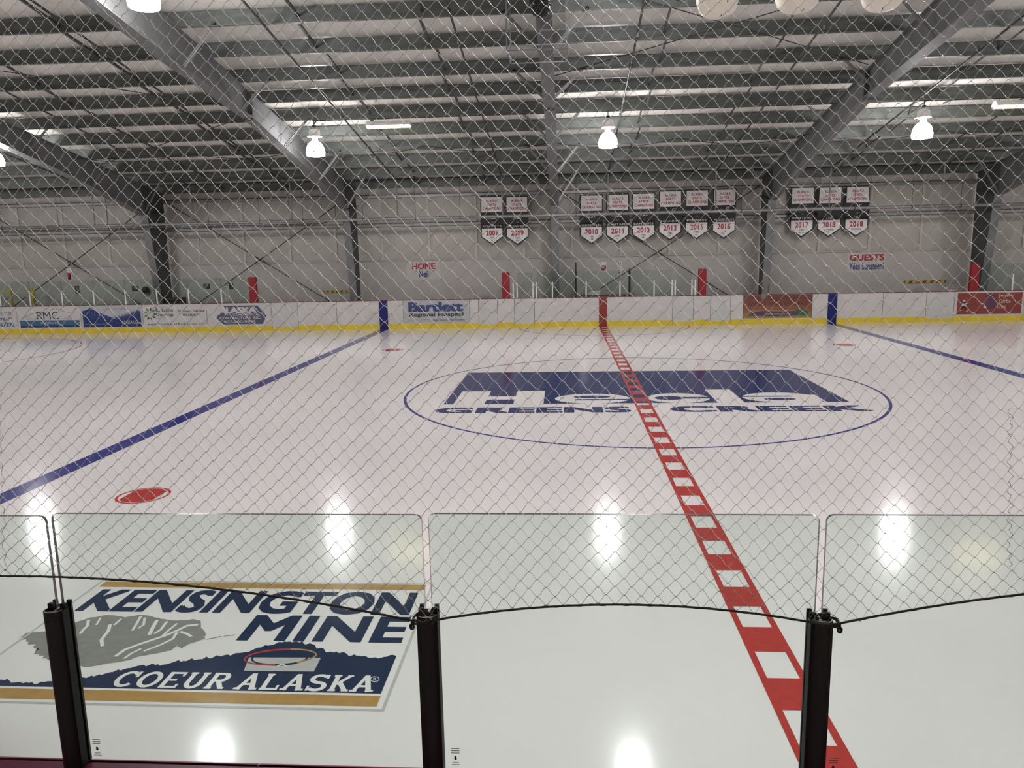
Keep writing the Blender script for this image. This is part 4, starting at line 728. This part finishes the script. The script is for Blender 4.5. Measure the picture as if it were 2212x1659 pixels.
def nearpost(x, lab, h=0.576):
    t = empty('near_stanchion', lab, 'post', 'near glass posts', (x, NY, 1.074))
    mb = MB(); arc = [(0.0305*math.cos(a), -0.034-0.026*math.sin(a)) for a in [PI*k/14 for k in range(15)]]
    inn = [(0.027*math.cos(a), -0.034-0.0225*math.sin(a)) for a in [PI*k/14 for k in range(14, -1, -1)]]
    n = len(arc); v = [(p[0], p[1], z) for z in (0, h) for p in arc+inn]; L = 2*n
    mb.add(v, [(i, i+1, L+i+1, L+i) for i in range(n-1)], 'post_dark', True); mb.add(v, [(n+i, n+i+1, L+n+i+1, L+n+i) for i in range(n-1)], 'post_dark', True)
    mb.add(v, [(L+i, L+i+1, L+2*n-2-i, L+2*n-1-i) for i in range(n-1)], 'alu'); mb.add(v, [(0, L, L+2*n-1, 2*n-1), (n-1, n, L+n, L+n-1)], 'post_dark'); cov = mb.build('cover', t)
    mb = MB()
    for s in (-1, 1): mb.box((s*.0315-.0018, -.040, 0), (s*.0315+.0018, -.008, h-.004), 'rubber'); mb.box((s*.021-.009, -.020, 0), (s*.021+.009, -.0075, h+.012), 'rubber'); mb.box((s*.024-.007, .0075, 0), (s*.024+.007, .016, h+.012), 'rubber')
    mb.build('gasket', t)
    mb = MB(); mb.box((-.028,-.033,0),(.028,-.029,h-.008),'alu'); mb.box((-.004,-.029,0),(.004,.016,h-.006),'alu'); mb.box((-.028,.016,0),(.028,.020,h-.006),'alu'); mb.bar((-.012,-.05,h-.01),(.012,-.036,h-.01),.006,.012,'alu'); mb.build('channel', t)
    mb = MB(); mb.tube([(0.018,-.054,h-.03),(0.018,-.0600,h-.03)],.004,'rubber',8); mb.tube([(0.002,-.0560,h-.13),(0.002,-.0612,h-.13)],.003,'rubber',8); mb.build('screw', cov)
nearpost(PX[1], 'dark bronze glass post at left, standing in front of the framed emblem'); nearpost(PX[2], 'dark bronze glass post in the middle with a rope knot on top'); nearpost(PX[3], 'dark bronze glass post at right beside the red centre line'); nearpost(PX[0], 'dark bronze glass post beyond the left picture edge'); nearpost(PX[4], 'dark bronze glass post beyond the right picture edge'); nearpost(PX[5], 'second dark bronze glass post beyond the right picture edge'); nearpost(PX[6], 'third dark bronze glass post beyond the right picture edge')
# ------------------------------------------------------------------ safety net and its rope
def arch(x, a, b, za, zb, h): t = (x-a)/(b-a); return za+(zb-za)*t+h*4*t*(1-t)
ARC = [(-6.8, -4.33, 1.70, 1.67, .13), (-4.33, -1.845, 1.67, 1.665, .118), (-1.845, -0.63, 1.665, 1.665, .060), (-0.63, 1.85, 1.665, 1.67, .135), (1.85, 4.3, 1.67, 1.67, .12)]
def ropez(x):
    for a, b, za, zb, h in ARC:
        if a <= x <= b: return arch(x, a, b, za, zb, h) - (0.0)
    return 1.7
def nety(x, z): return -12.945+max(0, z-1.66)*0.15+0.012*math.sin(1.7*x+0.8*z)
mb = MB(); p = []; x = -5.6
while x < 3.1: p.append((x, nety(x, ropez(x))-0.002, ropez(x))); x += 0.04
def twist(pts, r, m_):
    mb.tube(pts, r, m_, 8)
    h = []
    for i in range(len(pts)-1):
        for k in range(4):
            t = k/4; q = Vector(pts[i]).lerp(Vector(pts[i+1]), t); a = (i*4+k)*0.9; h.append(q+Vector((0, math.cos(a), math.sin(a)))*r*0.75)
    mb.tube(h, r*0.55, m_, 5)
twist(p, 0.0034, 'rope')
for x in (PX[2], PX[3]):
    z = ropez(x); y = nety(x, z); rr_ = random.Random(int(x*100))
    for k in range(3): mb.tube([(x+.033*math.cos(a), y+.028+.034*math.sin(a), z-.006+.004*k+.004*math.sin(3*a+k)) for a in [2*PI*q/18 for q in range(18)]], .003, 'rope', 6, closed=True)
    s = 1 if x > -1 else -1
    mb.tube([(x+s*.034+.006*math.cos(a), y+.01, z-.02+.008*math.sin(a)) for a in [2*PI*q/10 for q in range(10)]], .0035, 'rope', 6, closed=True); mb.tube([(x+s*.034, y+.01, z), (x+s*.036, y+.01, z-.03)], .003, 'rope', 6)
tag(mb.build('net_rope'), 'dark braided rope along the lower edge of the net, tied to the glass posts', 'rope')
# the net: diamond meshes knotted from white twine, one continuous sheet
pit = 0.0512; x0, nxk = -4.75, 152; rows = 96; kn = {}; V = []; FA = []; rn = random.Random(11)
def knot(i, j):
    if (i, j) in kn: return kn[(i, j)]
    xx = x0+(i+(0.5 if j % 2 else 0))*pit; hgt = j*pit*0.5+0.004
    dev = (ropez(xx)-1.72)*math.exp(-hgt/0.45); z = 1.72+hgt+dev
    xx += 0.012*math.sin(1.3*z+0.9*xx)+rn.uniform(-.0022, .0022); z += 0.006*math.sin(2.3*xx)+rn.uniform(-.0022, .0022)
    kn[(i, j)] = Vector((xx, nety(xx, z)+rn.uniform(-.002, .002), z)); return kn[(i, j)]
def strand(a, b, r=0.0010):
    d = b-a; o = len(V); segs = 5; n = 3
    for k in range(segs+1):
        t = k/segs; s_ = t*t*(3-2*t); c = Vector((a.x+d.x*t, a.y+d.y*t, a.z+d.z*(0.12*t+0.88*s_)))
        for q in range(n): an = 2*PI*q/n+0.5; V.append((c.x+r*math.cos(an)*0.8, c.y+r*math.cos(an)*.6, c.z+r*math.sin(an)))
    for k in range(segs):
        for q in range(n): FA.append((o+k*n+q, o+k*n+(q+1) % n, o+(k+1)*n+(q+1) % n, o+(k+1)*n+q))
for j in range(rows):
    for i in range(nxk):
        a = knot(i, j); up = (i, j+1), (i+1 if j % 2 else i-1, j+1)
        for (i2, j2) in up:
            if 0 <= i2 < nxk and j2 < rows: strand(a, knot(i2, j2))
        o = len(V); r = 0.0026
        for dx, dy, dz in ((r,0,0),(-r,0,0),(0,r*.8,0),(0,-r*.8,0),(0,0,r*.9),(0,0,-r*.9)): V.append((a.x+dx, a.y+dy, a.z+dz))
        FA += [(o,o+2,o+4),(o+2,o+1,o+4),(o+1,o+3,o+4),(o+3,o,o+4),(o+2,o,o+5),(o+1,o+2,o+5),(o+3,o+1,o+5),(o,o+3,o+5)]
for i in range(nxk):
    a = knot(i, 0); rz = ropez(a.x)
    for s in (-1, 1): xb = a.x+s*pit*.3; strand(a, Vector((xb, nety(xb, rz), ropez(xb))))
mb = MB(); mb.v = V; mb.f = FA; mb.m = [0 if len(f_) == 4 else 1 for f_ in FA]; mb.sm = [True]*len(FA); mb.mats = ['net', 'net_knot']
tag(mb.build('safety_net'), 'white diamond mesh safety net hanging above the near glass', 'net')
# spectator stand the picture is taken from, out of view below the camera
t = empty('bleacher', 'grey stepped spectator stand behind the near boards', 'stand', None, (0, -15.5, -0.04))
for i in range(2): mb = MB(); mb.box((-8, -0.9-i*0.75, 0), (8, -0.15-i*0.75, 0.42+0.38*i), 'bleacher'); mb.build('step', t)

# lacing twine where net widths are joined, and scraps of white tape caught in the mesh
for x, z0, z1, nm in ((-3.19, 1.80, 2.55, 'near the left picture edge'), (-0.115, 1.84, 2.3, 'near the right picture edge')):
    mb = MB(); pts = [(x+0.006*math.sin(i*1.7)+0.004*math.sin(i*0.6), nety(x, z)-0.004, z) for i, z in enumerate([z0+(z1-z0)*k/60 for k in range(61)])]
    mb.tube(pts, 0.0012, 'net', 5); tag(mb.build('net_lacing'), 'thin wavy white twine lacing the net '+nm, 'twine', 'net lacing')
for u, v, wd, ht, nm in ((1655, 622, 0.008, 0.033, 'over the left end of the sunset coloured advert'), (2068, 622, 0.012, 0.008, 'over the top left corner of the red advert')):
    p = onY(u, v, -12.80); y = nety(p.x, p.z)-0.003; mb = MB(); rt = random.Random(u); n = 7; vv = []
    for k in range(n): t = k/(n-1); a = wd*(0.6+0.5*rt.random()); zz_ = p.z+ht-2*ht*t; xx = p.x+(0.004*math.sin(3*t)-0.006*t); vv += [(xx-a, y-.002*rt.random(), zz_), (xx+a, y-.002-.003*rt.random(), zz_+.002), (xx+a*.9, y+.002, zz_), (xx-a*.9, y+.002, zz_)]
    mb.add(vv, [(4*k+q, 4*k+(q+1) % 4, 4*k+4+(q+1) % 4, 4*k+4+q) for k in range(n-1) for q in range(4)] + [(3, 2, 1, 0), (4*n-4, 4*n-3, 4*n-2, 4*n-1)], 'white')
    tag(mb.build('tape_scrap'), 'white tape scrap in the net '+nm, 'tape', 'tape scraps on the net')
